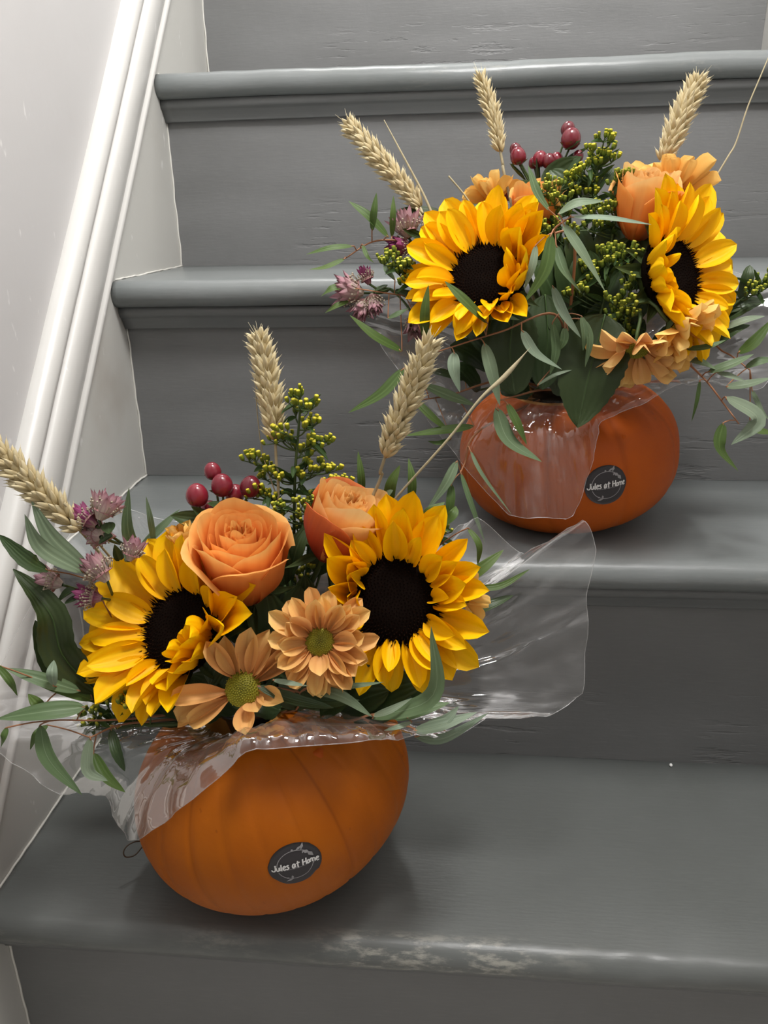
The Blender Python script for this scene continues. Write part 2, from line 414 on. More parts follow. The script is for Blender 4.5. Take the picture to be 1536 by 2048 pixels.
# ragged bead of filler along the joints of treads and risers with the left stringer
mb = MB()
for k in range(0, 5):
    yb = k*G; zb = k*RS
    if k: 
        pts = [V((.0006, yb-G-.012+(G+.012)*i/40, zb+.0005)) for i in range(41)]
        mb.tube([p+V((rough_line(p, .0008, 70), 0, rough_line(p, .0010, 90))) for p in pts], .0010, 5)
    pts = [V((.0006, yb-.0006, zb+(RS-TH-.021)*i/40)) for i in range(41)]
    mb.tube([p+V((rough_line(p, .0009, 60), rough_line(p, .0010, 80), 0)) for p in pts], .0010, 5)
part('paint_bead', mb.mesh('paint_bead', M_CAULK), stair, None, 'ragged white paint line along the stringer joint')

mb = MB(); mb.grid(12, 12, lambda u, v: (-.2+1.1*v, -1.6+1.62*u, rough_line((u*9, v*9, 1), .0008, 3)))
mb.grid(1, 1, lambda u, v: (-.2+1.1*v, .02-1.62*u, -.03))
tag(part('floor', mb.mesh('floor', simple('pale_floor', (.50, .48, .45), .5, .3, .08, 8)), None), 'plain pale floor at the foot of the stairs', 'floor', None, 'structure')
def wall(name, x, label):
    mb = MB(); sg = 1 if x < .3 else -1
    mb.grid(40, 40, lambda u, v: (x+sg*rough_line((u*3, v*3, 5), .004, 1.6), -1.6+3.2*u, -.2+3.0*v))
    xo = x-sg*.05
    mb.grid(1, 1, lambda u, v: (xo, -1.6+3.2*u, -.2+3.0*(1-v)))
    tag(part(name, mb.mesh(name, M_WALL), None), label, 'wall', None, 'structure')
wall('wall_left', -.010, 'off-white plaster wall left of the stairs')
wall('wall_right', W+.010, 'off-white plaster wall right of the stairs')
def cap_trim(name, side, label):
    """the moulded cap that runs up the slope on top of the stringer"""
    pr = [(.0, .150), (.0052, .1508), (.0066, .1535), (.0058, .1570), (.0034, .1588), (.0034, .1600), (.0052, .1625), (.0078, .1690), (.0095, .1770),
          (.0098, .1850), (.0088, .1920), (.0062, .1958), (.0030, .1966), (.0030, .2000), (.0056, .2008), (.0062, .2050), (.0045, .2105), (.0015, .2135), (-.004, .2150), (-.0135, .2155), (-.0135, .150)]
    mb = MB(); b0 = 0; k = len(pr); n = 160
    for i in range(n+1):
        s = -.75+2.5*i/n
        for (dx, nn) in pr:
            xx = dx if side == 'left' else W-dx
            p = slope(s, nn+rough_line((s, nn, 2), .0010, 7)+rough_line((s, nn, 9), .0005, 34), xx)
            mb.vert(p, (i/n, 0))
    for i in range(n):
        for j in range(k):
            a = i*k+j; c = i*k+(j+1) % k; mb.face(*((a, a+k, c+k, c) if side == 'left' else (a, c, c+k, a+k)))
    tag(part(name, mb.mesh(name, M_TRIM), None), label, 'trim', None, 'structure')
cap_trim('trim_1', 'left', 'white moulded cap rail sloping up the left wall above the stringer')
cap_trim('trim_2', 'right', 'white moulded cap rail sloping up the right wall')

# ------------------------------------------------------------------ pumpkins
class Pumpkin:
    def __init__(s, c, r, roll, pitch, pw, ribs, depth, mat, seed, label, hole=1.18):
        s.r = V(r); s.pw = pw; s.ribs = ribs; s.depth = depth; s.seed = seed
        s.rot = Matrix.Rotation(pitch, 3, 'X') @ Matrix.Rotation(-roll, 3, 'Y')
        zmin = min((s.rot @ s.local(-pi/2+pi*i/24, 2*pi*j/48)).z for i in range(25) for j in range(48))
        s.c = V((c[0], c[1], c[2]-zmin+.0004))
        s.top = s.c+s.rot @ V((0, 0, s.r.z*.93))
        s.axis = s.rot @ V((0, 0, 1))
        mb = MB(); nu, nv = 44, 240; rib = []
        b = mb.grid(nu, nv, lambda u, v: s.rot @ s.local(-pi/2+(pi/2+hole)*u, 2*pi*v), True)
        for i in range(nu+1):
            for j in range(nv): rib.append(s.groove(2*pi*j/nv)*min(1, max(0, (i/nu)*1.4)))
        # cut rim and hollow inside
        rim = [mb.v[b+nu*nv+j] for j in range(nv)]
        rc = s.rot @ V((0, 0, s.local(hole, 0).z))
        ring0 = [b+nu*nv+j for j in range(nv)]; prev = ring0
        for f, dz in ((.965, .0015), (.90, 0), (.86, -.006), (.92, -.03), (.8, -.06)):
            ring = []
            for p in rim: ring.append(mb.vert(rc+(V(p)-rc)*f+s.axis*dz, (.9, .5))); rib.append(0)
            for j in range(nv): mb.face(prev[j], prev[(j+1) % nv], ring[(j+1) % nv], ring[j], m=1)
            prev = ring
        mb.face(*prev, m=1)
        s.root = thing('pumpkin', (c[0], c[1], c[2]), label, 'pumpkin')
        me = mb.mesh('pumpkin_shell', mat, M_FLESH)
        at_ = me.attributes.new('rib', 'FLOAT', 'POINT'); at_.data.foreach_set('value', rib)
        s.shell = part('shell', me, s.root, Matrix.Translation(s.c))
        wv = [V(p)+s.c for p in mb.v]
        s.bvh = BVHTree.FromPolygons(wv, mb.f)
    def groove(s, ph):
        x = ph*s.ribs/(2*pi)+.22*math.sin(ph*2+s.seed)
        d = abs((x % 1)-.5)*2
        return max(0, (d-.70)/.30)**1.5*(.6+.4*math.sin(ph*3+s.seed*2)**2)
    def local(s, t, ph):
        ct = math.copysign(abs(math.cos(t))**(2/s.pw), math.cos(t)); st = math.copysign(abs(math.sin(t))**(2/s.pw), math.sin(t))
        k = 1-s.depth*s.groove(ph)*abs(math.cos(t))**.3
        p = V((s.r.x*ct*math.cos(ph)*k, s.r.y*ct*math.sin(ph)*k, s.r.z*st))
        dip = math.exp(-((math.cos(t))/.32)**2)
        p.z *= 1-.16*dip
        return p*(1+.022*noise.noise(p*14+V((s.seed, 0, 0))))
    def inside(s, p):
        q = s.rot.transposed() @ (p-s.c)
        return (abs(q.x/s.r.x)**s.pw+abs(q.y/s.r.y)**s.pw+abs(q.z/s.r.z)**s.pw)**(1/s.pw)
    def push(s, p, lim=1.05):
        f = s.inside(p)
        if f < lim:
            d = p-s.c
            return s.c+d*(lim/max(f, .3))
        return p
    def hit(s, px, py):
        v = (FW+RT*((px-768)/FPX)-UP*((py-1024)/FPX)).normalized()
        return s.bvh.ray_cast(CAM, v)

GL = {}     # handwritten letters as strokes in a unit box
GL['J'] = [[(.55, 1.0), (.58, .5), (.5, .12), (.3, 0), (.08, .1), (.0, .3)], [(.62, 1.02), (.6, .7)]]
GL['u'] = [[(0, .5), (.02, .2), (.15, .02), (.35, .1), (.45, .5)], [(.45, .5), (.46, .15), (.55, 0)]]
GL['l'] = [[(.1, 1.0), (.08, .4), (.12, 0), (.22, .03)]]
GL['e'] = [[(.02, .25), (.3, .32), (.38, .45), (.22, .54), (.05, .4), (.03, .15), (.2, 0), (.45, .08)]]
GL['s'] = [[(.38, .48), (.2, .53), (.1, .4), (.3, .25), (.32, .08), (.15, 0), (-.02, .08)]]
GL['a'] = [[(.4, .45), (.2, .52), (.03, .3), (.08, .03), (.25, .05), (.4, .45)], [(.42, .5), (.42, .12), (.52, .02)]]
GL['t'] = [[(.22, .95), (.2, .4), (.22, .05), (.35, .02)], [(.0, .6), (.5, .68)]]
GL['H'] = [[(.05, 1.0), (.03, .5), (.05, 0)], [(.55, 1.02), (.52, .5), (.55, 0)], [(.05, .48), (.54, .55)]]
GL['o'] = [[(.2, .5), (.03, .3), (.1, .03), (.3, .05), (.38, .3), (.2, .5)]]
GL['m'] = [[(0, .48), (.02, 0)], [(.02, .3), (.2, .5), (.36, .4), (.37, 0)], [(.37, .3), (.56, .5), (.72, .38), (.74, .05), (.82, 0)]]
ADV = {'J': .72, 'u': .62, 'l': .32, 'e': .5, 's': .46, 'a': .6, 't': .5, 'H': .68, 'o': .46, 'm': .92, ' ': .42}
def sticker(pk, px, py, rad, tilt, squash=1):
    loc, nrm, _, _ = pk.hit(px, py)
    X = (RT-nrm*RT.dot(nrm)).normalized(); Y = nrm.cross(X)
    ca, sa = math.cos(tilt), math.sin(tilt)
    X, Y = X*ca+Y*sa, Y*ca-X*sa
    def S(a, b, h):
        p = loc+X*a+Y*(b*squash)
        q, n, _, _ = pk.bvh.find_nearest(p)
        return q+n*h
    mb = MB(); nr, na = 8, 40
    mb.grid(nr, na, lambda u, v: S(rad*max(u, .001)*math.cos(2*pi*v), rad*max(u, .001)*math.sin(2*pi*v), .0006), True)
    rim = len(mb.v)-na
    lows = [mb.vert(S(rad*1.004*math.cos(2*pi*j/na), rad*1.004*math.sin(2*pi*j/na), -.0006)) for j in range(na)]
    for j in range(na): mb.face(rim+j, lows[j], lows[(j+1) % na], rim+(j+1) % na)
    st = part('sticker', mb.mesh('sticker', M_STICK), pk.root, None, 'round charcoal label with white lettering')
    def ribbon(mb, pts, wd, h=.0010):
        pts = curve([V((a, b, 0)) for a, b in pts], max(6, 4*(len(pts)-1)))
        prev = None
        for i, p in enumerate(pts):
            t = (pts[min(i+1, len(pts)-1)]-pts[max(i-1, 0)]); t = t.normalized() if t.length else V((1, 0, 0))
            nn = V((-t.y, t.x, 0))*wd/2
            a = mb.vert(S(p.x+nn.x, p.y+nn.y, h)); b = mb.vert(S(p.x-nn.x, p.y-nn.y, h))
            if prev: mb.face(prev[0], prev[1], b, a)
            prev = (a, b)
    txt = 'Jules at Home'; wid = sum(ADV[c] for c in txt); sc = rad*1.78/wid; x = -wid/2
    mb = MB()
    for c in txt:
        for st_ in GL.get(c, []): ribbon(mb, [((x+a+b*.06)*sc, (b*(.95 if c in 'JHlt' else 1.15)-.36)*sc*1.25) for a, b in st_], rad*.052)
        x += ADV[c]
    part('lettering', mb.mesh('lettering', M_INK), st, None, 'handwritten white words Jules at Home')
    mb = MB(); R2 = rad*.68
    ribbon(mb, [(R2*math.cos(a), R2*math.sin(a)) for a in [1.75+i*.1 for i in range(14)]], rad*.03, .0008)
    ribbon(mb, [(R2*math.cos(a), R2*math.sin(a)) for a in [3.45+i*.1 for i in range(28)]], rad*.03, .0008)
    part('ring', mb.mesh('ring', M_INKG), st)
    mb = MB()
    def blade(a, r0, dirn, ln, wd):
        c0 = V((r0*math.cos(a), r0*math.sin(a), 0)); d = V((math.cos(dirn), math.sin(dirn), 0)); n = V((-d.y, d.x, 0))
        i = [mb.vert(S(*(c0+d*(ln*t)+n*(wd*sg)).to_2d(), .0009)) for t, sg in ((0, 0), (.5, 1), (1, 0), (.5, -1))]
        mb.face(*i)
    ribbon(mb, [(R2*math.cos(a), R2*math.sin(a)) for a in [1.75-i*.12 for i in range(13)]], rad*.035, .0009)
    blade(1.45, R2, .5, rad*.30, rad*.05); blade(1.15, R2, 1.2, rad*.34, rad*.06); blade(1.05, R2*.98, -.7, rad*.32, rad*.08)
    blade(.75, R2, -.95, rad*.34, rad*.09); blade(1.6, R2, 1.9, rad*.1, rad*.05); blade(1.0, R2, -2.0, rad*.14, rad*.04)
    blade(4.45, R2, 1.7, rad*.18, rad*.05); blade(4.5, R2, -2.9, rad*.3, rad*.05); blade(4.3, R2, 2.6, rad*.2, rad*.04)
    blade(-1.57, rad*.16, 0, rad*.16, rad*.03); blade(-1.57, rad*.16, pi, rad*.16, rad*.03)
    ribbon(mb, [(-rad*.45, -rad*.17), (rad*.45, -rad*.15)], rad*.016, .0008)
    part('leaf_sprig', mb.mesh('leaf_sprig', M_INKG), st)

P1 = Pumpkin((.1895, .0445, RS), (.0945, .092, .070), .25, .06, 2.12, 23, .016, M_PUMP, 2.0, 'smooth bright orange pumpkin vase on the lower step')
P2 = Pumpkin((.4027, .2490, 2*RS), (.0880, .086, .0575), .10, .11, 2.45, 11, .022, M_PUMP2, 5.3, 'deep red-orange blotched pumpkin vase on the upper step')
sticker(P1, 591, 1728, .0160, .15, .84)
sticker(P2, 1213, 970, .0163, .12, .94)
def stalk_scar(pk, px, py, rr):
    loc, n, _, _ = pk.hit(px, py); mb = MB(); X = n.orthogonal().normalized(); Y = n.cross(X)
    mb.grid(4, 10, lambda u, v: loc+(X*math.cos(2*pi*v)+Y*math.sin(2*pi*v))*rr*u*(1+.2*math.sin(6*pi*v))+n*(.0012*(1-u*u)-.0002), True)
    part('scar', mb.mesh('scar', M_PUMP2), pk.root, None, 'small raised scar on the skin')
stalk_scar(P1, 638, 1506, .0035)
stalk_scar(P2, 1247, 873, .0018)
POT = {}
def pot(pk, key, label, up, off=0):
    c = pk.top+RT*off; t = thing('black_pot', c-pk.axis*.05, label, 'pot')
    pr = [(.024, -.055), (.026, .0), (.0265, up), (.0285, up), (.029, up+.004), (.027, up+.005), (.025, up+.002), (.024, -.01)]
    a = pk.axis; X = a.orthogonal().normalized(); Y = a.cross(X)
    mb = MB(); n = len(pr)-1
    mb.grid(n, 36, lambda u, v: c+(X*math.cos(2*pi*v)+Y*math.sin(2*pi*v))*pr[round(u*n)][0]+a*pr[round(u*n)][1], True)
    mb.face(*range(36))
    part('pot_wall', mb.mesh('pot_wall', M_BLACK), t)
    mb = MB(); mb.grid(5, 24, lambda u, v: c+(X*math.cos(2*pi*v)+Y*math.sin(2*pi*v))*(.0245*max(u, .01))+a*(-.008+.004*math.sin(9*v*2*pi)*u*(1-u)), True)
    part('wet_foam', mb.mesh('wet_foam', M_DARK), t, None, 'dark green flower foam')
    POT[key] = (c, a)
pot(P1, 1, 'black plastic pot inside the lower pumpkin', .006, .014)
pot(P2, 2, 'black plastic pot inside the upper pumpkin', .004)
def stem_root(b):
    c, a = POT[b]; X = a.orthogonal().normalized(); Y = a.cross(X)
    an = rnd.uniform(0, 2*pi); rr = rnd.uniform(.003, .019)
    return c+(X*math.cos(an)+Y*math.sin(an))*rr-a*.006
def stem_part(root, b, head, n, rad=.0016, mat=None, drop=.025, name='stem'):
    """curved stem from the pot up to the back of a head"""
    r = stem_root(b); a = POT[b][1]
    pts = curve([r-a*.012, r+a*.015+(head-r)*.18, head-n*drop, head], 14)
    mb = MB(); mb.tube(pts, rad, 6)
    return part(name, mb.mesh(name, mat or M_STEM), root)

# ------------------------------------------------------------------ flower heads
def petal_mesh(name, mat, tip=.75, base=.5, curl=.1, cup=.25, ridge=.03, nu=9, nv=6, notch=0, twist=0, seed=0):
    """unit petal along +X, one wide in Y, hollow towards +Z"""
    mb = MB(); pk = (base/(base+tip))**base*(tip/(base+tip))**tip
    def f(u, v):
        x = u; wd = .5*max(.0, (max(u, .0)**base*(1-u)**tip)/pk)
        wd = max(wd, .10*(1-u)**.5*(1 if u < .3 else 0))
        s = v*2-1; y = s*wd
        z = curl*u*u*(1-.0*u)+cup*(s*s)*wd*2*.5+ridge*math.cos(s*pi*2.5)*wd*1.4
        z += .03*noise.noise(V((u*3, s*1.5, seed)))
        if notch: x -= notch*u**6*math.cos(s*pi*1.5)**2*.5
        y += twist*u*u
        z += twist*.5*u*s*wd
        return (x, y, z)
    mb.grid(nu, nv, f); return mb.mesh(name, mat)
SUNP = [petal_mesh('sunflower_petal', M_YEL, t, b, c, cu, .030, 10, 6, 0, tw, i) for i, (t, b, c, cu, tw) in enumerate(
    [(.62, .6, .10, .30, 0), (.55, .66, -.06, .38, .05), (.68, .58, .18, .28, -.05), (.6, .68, .02, .5, .03), (.52, .6, -.14, .3, -.04)])]
SEPP = [petal_mesh('sunflower_sepal', M_SEPAL, 1.3, .45, c, .3, .03, 8, 4, 0, tw, i) for i, (c, tw) in enumerate([(.3, .1), (-.25, -.15), (.1, .2)])]
def disc_geo(R, seed, dome=.30):
    mb = MB()
    mb.grid(10, 32, lambda u, v: (R*u*math.cos(2*pi*v), R*u*math.sin(2*pi*v), R*(dome*(1-u**2)-.10-.10*math.exp(-(u/.35)**2))), True)
    mb.grid(3, 32, lambda u, v: (R*(1-.25*u)*math.cos(2*pi*v), R*(1-.25*u)*math.sin(2*pi*v), R*(-.10-.35*u)), True)
    d = mb.mesh('disc', M_DISC)
    mb = MB(); r2 = random.Random(seed); n = 620
    for i in range(n):
        q = math.sqrt((i+.5)/n); a = i*2.39996
        p = V((R*q*math.cos(a), R*q*math.sin(a), R*(dome*(1-q*q)-.10-.10*math.exp(-(q/.35)**2))))
        o = V((math.cos(a), math.sin(a), 0))
        h = R*(.035+.16*max(0, q-.62)/.38*r2.uniform(.6, 1.3)); wd = R*(.020+.010*q)
        d_ = (V((0, 0, 1))+o*(.75*q*q)+V((r2.uniform(-.3, .3), r2.uniform(-.3, .3), 0))).normalized()
        s1 = d_.orthogonal().normalized(); s2 = d_.cross(s1)
        b = [mb.vert(p+(s1*math.cos(k*2.094)+s2*math.sin(k*2.094))*wd, (0, 0)) for k in range(3)]
        t = mb.vert(p+d_*h*1.15, (1 if q > .6 else .35, 0))
        for k in range(3): mb.face(b[k], b[(k+1) % 3], t)
    return d, mb.mesh('disc_florets', M_FLORET)
def sunflower(b, px, py, y, nvec, R, L, elev, label, seed, rows=(19, 17, 12), lens=None, skip=None, wmul=1.0, sepals=12):
    c = at(px, py, y); n = nvec.normalized(); e1 = (RT-n*RT.dot(n)).normalized(); e2 = n.cross(e1)
    r2 = random.Random(seed)
    t = thing('sunflower', c, label, 'sunflower', 'sunflowers in the two bouquets')
    d, fl = disc_geo(R, seed)
    B = basis(e1, e2, n, c)
    dd = part('disc', d, t, B); part('disc_florets', fl, dd, B, None, 'stuff')
    for row, cnt in enumerate(rows):
        for i in range(cnt):
            ph = 2*pi*(i+.5*row)/cnt+r2.uniform(-.12, .12)
            if skip and skip(math.degrees(ph) % 360, row): continue
            el = math.radians(elev(math.degrees(ph) % 360)+(-4, 11, 24)[row]+r2.uniform(-7, 7))
            ln = L*(lens(math.degrees(ph) % 360) if lens else 1)*r2.uniform(.86, 1.08)*(1, .90, .74)[row]
            o = e1*math.cos(ph)+e2*math.sin(ph)
            dr = o*math.cos(el)+n*math.sin(el); up = n*math.cos(el)-o*math.sin(el)
            rl = r2.uniform(-.35, .35); sd = up.cross(dr); sd, up = sd*math.cos(rl)+up*math.sin(rl), up*math.cos(rl)-sd*math.sin(rl)
            part('petal', SUNP[r2.randrange(5)], t, basis(dr, sd, up, c+o*R*(.90-.05*row)-n*R*(.16-.05*row), ln, ln*.46*wmul*r2.uniform(.85, 1.15), ln))
    for i in range(sepals):
        ph = 2*pi*i/sepals+r2.uniform(-.15, .15); el = math.radians(r2.uniform(-35, 10))
        o = e1*math.cos(ph)+e2*math.sin(ph); dr = o*math.cos(el)+n*math.sin(el); up = n*math.cos(el)-o*math.sin(el); sd = up.cross(dr)
        part('sepal', SEPP[i % 3], t, basis(dr, sd, up, c+o*R*.6-n*R*.42, L*.62*r2.uniform(.8, 1.2), L*.26, L*.62))
    mb = MB(); mb.grid(5, 18, lambda u, v: c+(e1*math.cos(2*pi*v)+e2*math.sin(2*pi*v))*R*(.80-.62*u*u)-n*R*(.38+.5*u), True)
    part('receptacle', mb.mesh('receptacle', M_SEPAL), t)
    stem_part(t, b, c-n*R*.8, n, .0026, None, .03)
    return t
def angd(a, b): return abs((a-b+180) % 360-180)
def bell(ph, c, wd): return math.exp(-(angd(ph, c)/wd)**2)

sunflower(1, 358, 1258, .012, camvec(-.38, .36, .86), .0285, .0420, lambda p: 10+66*bell(p, 322, 46)+14*bell(p, 60, 30), 'sunflower of the lower bouquet on its left, facing up left with curled front petals', 11,
          lens=lambda p: 1.05+.12*bell(p, 180, 60)-.14*bell(p, 325, 50)-.22*bell(p, 255, 32))
sunflower(1, 786, 1198, .024, camvec(-.10, .16, 1.0), .0285, .0345, lambda p: 14+62*bell(p, 172, 40)+26*bell(p, 10, 40)+6*bell(p, 90, 60)-14*bell(p, 272, 26), 'sunflower of the lower bouquet on its right, its dark centre facing forward', 23,
          lens=lambda p: 1.05+.10*bell(p, 75, 60)-.18*bell(p, 230, 40)-.05*bell(p, 0, 30))
sunflower(2, 972, 548, .175, camvec(-.28, .30, .95), .0275, .0375, lambda p: 10+66*bell(p, 345, 42)+30*bell(p, 40, 30)+8*bell(p, 280, 40), 'sunflower of the upper bouquet on its left, right petals folded over the centre', 37,
          lens=lambda p: 1.02+.14*bell(p, 90, 60)-.22*bell(p, 290, 50))
sunflower(2, 1352, 548, .180, camvec(.56, .06, .82), .0285, .0385, lambda p: 10+44*bell(p, 180, 55)+16*bell(p, 250, 35)-2*bell(p, 0, 60), 'sunflower of the upper bouquet on its right, turned to the right', 41,
          lens=lambda p: 1.05+.1*bell(p, 80, 50)-.05*bell(p, 290, 60)-.28*bell(p, 185, 55))

def rose_petal(mats, rad, h, half, flare, lean, seed, roll=.0, point=0, nu=9, nv=12):
    mb = MB()
    def f(u, v):
        s = v*2-1; a = s*half
        rr = rad*(.30+.70*(1-(1-min(1, u*1.35))**2.2))
        edge = 1-.20*abs(s)**3-.03*math.sin(s*4+seed)+point*(1-abs(s))**2*.25
        z = h*u*edge
        k = max(0, u-.62)/.38
        rr += flare*k*k*(1-.25*s*s); z -= roll*k**3
        rr += .05*rad*noise.noise(V((s*2.2, u*2.2, seed)))
        x = rr*math.cos(a)+lean*u; y = rr*math.sin(a)
        return (x, y, z)
    mb.grid(nu, nv, f); return mb.mesh('rose_petal', *mats)
def rose(b, px, py, y, axis, R, H, label, seed, mat, outer=9, inner=15, open_=.35, guard=None, face=0):
    """layered petals, quartered heart in the middle"""
    c = at(px, py, y); n = axis.normalized(); e1 = (RT-n*RT.dot(n)).normalized(); e2 = n.cross(e1); r2 = random.Random(seed)
    t = thing('rose', c, label, 'rose', 'garden roses in the two bouquets')
    B0 = basis(e1, e2, n, c)
    tot = inner+outer
    for i in range(tot):
        q = i/(tot-1)
        a = i*2.39996*(1.0)+r2.uniform(-.2, .2)
        if i < inner:
            k = i/(inner-1); rad = R*(.13+.55*k); hh = H*(.93-.03*k+r2.uniform(-.02, .02)); half = 1.35-.35*k+r2.uniform(-.15, .15); fl = R*.05*k; ro = H*.02*k
        else:
            k = (i-inner)/(outer-1); rad = R*(.72+.18*k); hh = H*(.97-.12*k); half = 1.05-.10*k; fl = R*open_*(.15+.55*k); ro = H*(.03+.11*k)
        m = guard if guard and i >= tot-3 else mat
        me = rose_petal((m,), rad, hh, half, fl, 0, seed+i, ro, .22 if i >= inner else .0)
        Z = Matrix.Rotation(a, 4, 'Z')
        part('petal', me, t, B0 @ Z)
    # folded ribbons of the quartered heart
    for i in range(7):
        a = 2*pi*i/7; mb = MB()
        def f(u, v, a=a):
            s = v*2-1; th = a+s*.55+.25*math.sin(s*3+i); rr = R*(.09+.20*abs(math.cos(s*1.9+i*.4)))
            return (rr*math.cos(th), rr*math.sin(th), H*(.35+.54*u-.04*s*s))
        mb.grid(4, 10, f); part('petal', mb.mesh('heart_petal', mat), t, B0)
    for i in range(5):
        a = 2*pi*i/5; o = e1*math.cos(a)+e2*math.sin(a); el = math.radians(r2.uniform(-40, 25))
        dr = o*math.cos(el)+n*math.sin(el); up = n*math.cos(el)-o*math.sin(el)
        part('sepal', SEPP[i % 3], t, basis(dr, up.cross(dr), up, c+o*R*.2, R*.9, R*.25, R*.9))
    stem_part(t, b, c+n*H*.04, n, .0019)
    return t
rose(1, 494, 1195, .040, camvec(.03, .78, .66), .0305, .064, 'big coral orange rose with a quartered heart beside the red berries', 3, M_ROSE, 9, 17, .34, M_ROSE)
rose(1, 650, 1112, .055, camvec(.40, .72, .50), .0270, .054, 'paler peach rose half behind the right sunflower of the lower bouquet', 8, M_ROSEY, 7, 15, .25, M_ROSER)
rose(2, 1268, 478, .215, camvec(.10, .80, .55), .0240, .050, 'orange rose with a dark red-orange base beside the right sunflower of the upper bouquet', 14, M_ROSEY, 7, 13, .35, M_ROSE)
rose(2, 1062, 470, .235, camvec(.1, .85, .4), .0200, .040, 'orange rose mostly hidden behind the left sunflower of the upper bouquet', 19, M_ROSE, 6, 10, .35)

DAP = [petal_mesh('daisy_petal', M_DAISY, .40, .75, c, cu, .035, 11, 6, 0, tw, i) for i, (c, cu, tw) in enumerate([(.08, .5, 0), (-.16, .4, .03), (.2, .6, -.03), (-.3, .5, .0)])]
DAO = [petal_mesh('golden_daisy_petal', M_DAISYO, .40, .75, c, cu, .035, 11, 6, 0, tw, i) for i, (c, cu, tw) in enumerate([(.1, .5, 0), (-.16, .4, .03), (.25, .6, -.03), (-.1, .7, .02)])]
def daisy_centre(R):
    mb = MB()
    mb.grid(6, 20, lambda u, v: (R*u*math.cos(2*pi*v), R*u*math.sin(2*pi*v), R*.42*(1-u*u)), True)
    n = 190
    for i in range(n):
        q = math.sqrt((i+.5)/n); a = i*2.39996; p = V((R*q*math.cos(a), R*q*math.sin(a), R*.42*(1-q*q)))
        wd = R*.062; h = R*.13
        b = [mb.vert(p+V((math.cos(k*1.571)*wd, math.sin(k*1.571)*wd, 0)), (.1, 0)) for k in range(4)]
        t = mb.vert(p+V((q*math.cos(a)*.3, q*math.sin(a)*.3, 1))*h, (1, 0))
        for k in range(4): mb.face(b[k], b[(k+1) % 4], t)
    return mb.mesh('flower_centre', M_DCEN)
def daisy(b, px, py, y, nvec, R, L, label, seed, pet, petals=None, rows=((13, 5), (11, 24)), wd=.36, centre=True):
    c = at(px, py, y); n = nvec.normalized(); e1 = (RT-n*RT.dot(n)).normalized(); e2 = n.cross(e1); r2 = random.Random(seed)
    t = thing('daisy', c, label, 'daisy', 'orange daisies in the two bouquets')
    if centre: part('flower_centre', daisy_centre(R), t, basis(e1, e2, n, c))
    spec = petals or [(360*(i+.5*k)/cnt+r2.uniform(-6, 6), el+r2.uniform(-9, 9), r2.uniform(.85, 1.08)*(1-.1*k)) for k, (cnt, el) in enumerate(rows) for i in range(cnt)]
    for (phd, eld, lm) in spec:
        ph = math.radians(phd); el = math.radians(eld); o = e1*math.cos(ph)+e2*math.sin(ph)
        dr = o*math.cos(el)+n*math.sin(el); up = n*math.cos(el)-o*math.sin(el); sd = up.cross(dr)
        rl = r2.uniform(-.3, .3); sd, up = sd*math.cos(rl)+up*math.sin(rl), up*math.cos(rl)-sd*math.sin(rl)
        part('petal', pet[r2.randrange(len(pet))], t, basis(dr, sd, up, c+o*R*.85-n*R*.1, L*lm, L*wd*r2.uniform(.9, 1.15), L*lm))
    mb = MB(); mb.grid(4, 14, lambda u, v: c+(e1*math.cos(2*pi*v)+e2*math.sin(2*pi*v))*R*(.95-.75*u*u)-n*R*(.12+.7*u), True)
    part('calyx', mb.mesh('calyx', M_SEPAL), t)
    stem_part(t, b, c-n*R*.75, n, .0013)
    return t
daisy(1, 640, 1284, -.010, camvec(.05, .10, 1), .0083, .0252, 'open peach daisy with a yellow-green centre below the right sunflower', 5, DAP, rows=((14, 4), (13, 22), (8, 40)), wd=.40)
daisy(1, 486, 1378, -.012, camvec(-.05, .30, .95), .0105, .0290, 'peach daisy with missing petals low at the front of the lower bouquet', 6, DAP,
      petals=[(192, 15, 1.15), (212, -5, .95), (128, 30, 1.0), (112, 48, .85), (62, 40, 1.0), (44, 22, 1.35), (30, 14, 1.45), (78, 35, 1.1), (-18, 35, .85), (-78, 25, .75), (-50, 62, .5), (205, -20, 1.25)], wd=.42)
daisy(2, 1338, 398, .235, camvec(.15, .85, -.30), .0085, .0300, 'golden daisy seen from behind at the top right of the upper bouquet', 9, DAO, rows=((13, 12), (11, 32), (8, 50)), wd=.40)
daisy(2, 1352, 655, .158, camvec(.55, -.55, .35), .0075, .0250, 'golden daisy hanging sideways under the right sunflower of the upper bouquet', 12, DAO, rows=((12, 18), (10, 38)), wd=.42)
daisy(2, 1272, 700, .155, camvec(-.1, -.80, .35), .0085, .0250, 'brownish orange daisy drooping over the rim of the upper pumpkin', 15, DAP, rows=((12, 14), (9, 30)), wd=.44)
daisy(2, 985, 400, .262, camvec(-.2, .8, .1), .0070, .0220, 'golden daisy peeping out behind the left sunflower of the upper bouquet', 18, DAO, rows=((11, 20), (8, 45)), wd=.42)
daisy(1, 925, 1190, .040, camvec(.6, .2, -.3), .0060, .0150, 'small brownish daisy behind the right edge of the right sunflower', 21, DAO, rows=((8, 30), (6, 50)), wd=.5)
daisy(1, 372, 1092, .045, camvec(-.2, .7, .4), .0055, .0150, 'closed bronze daisy bud between the left sunflower and the rose', 25, DAO, rows=((7, 70), (5, 80)), wd=.6, centre=False)

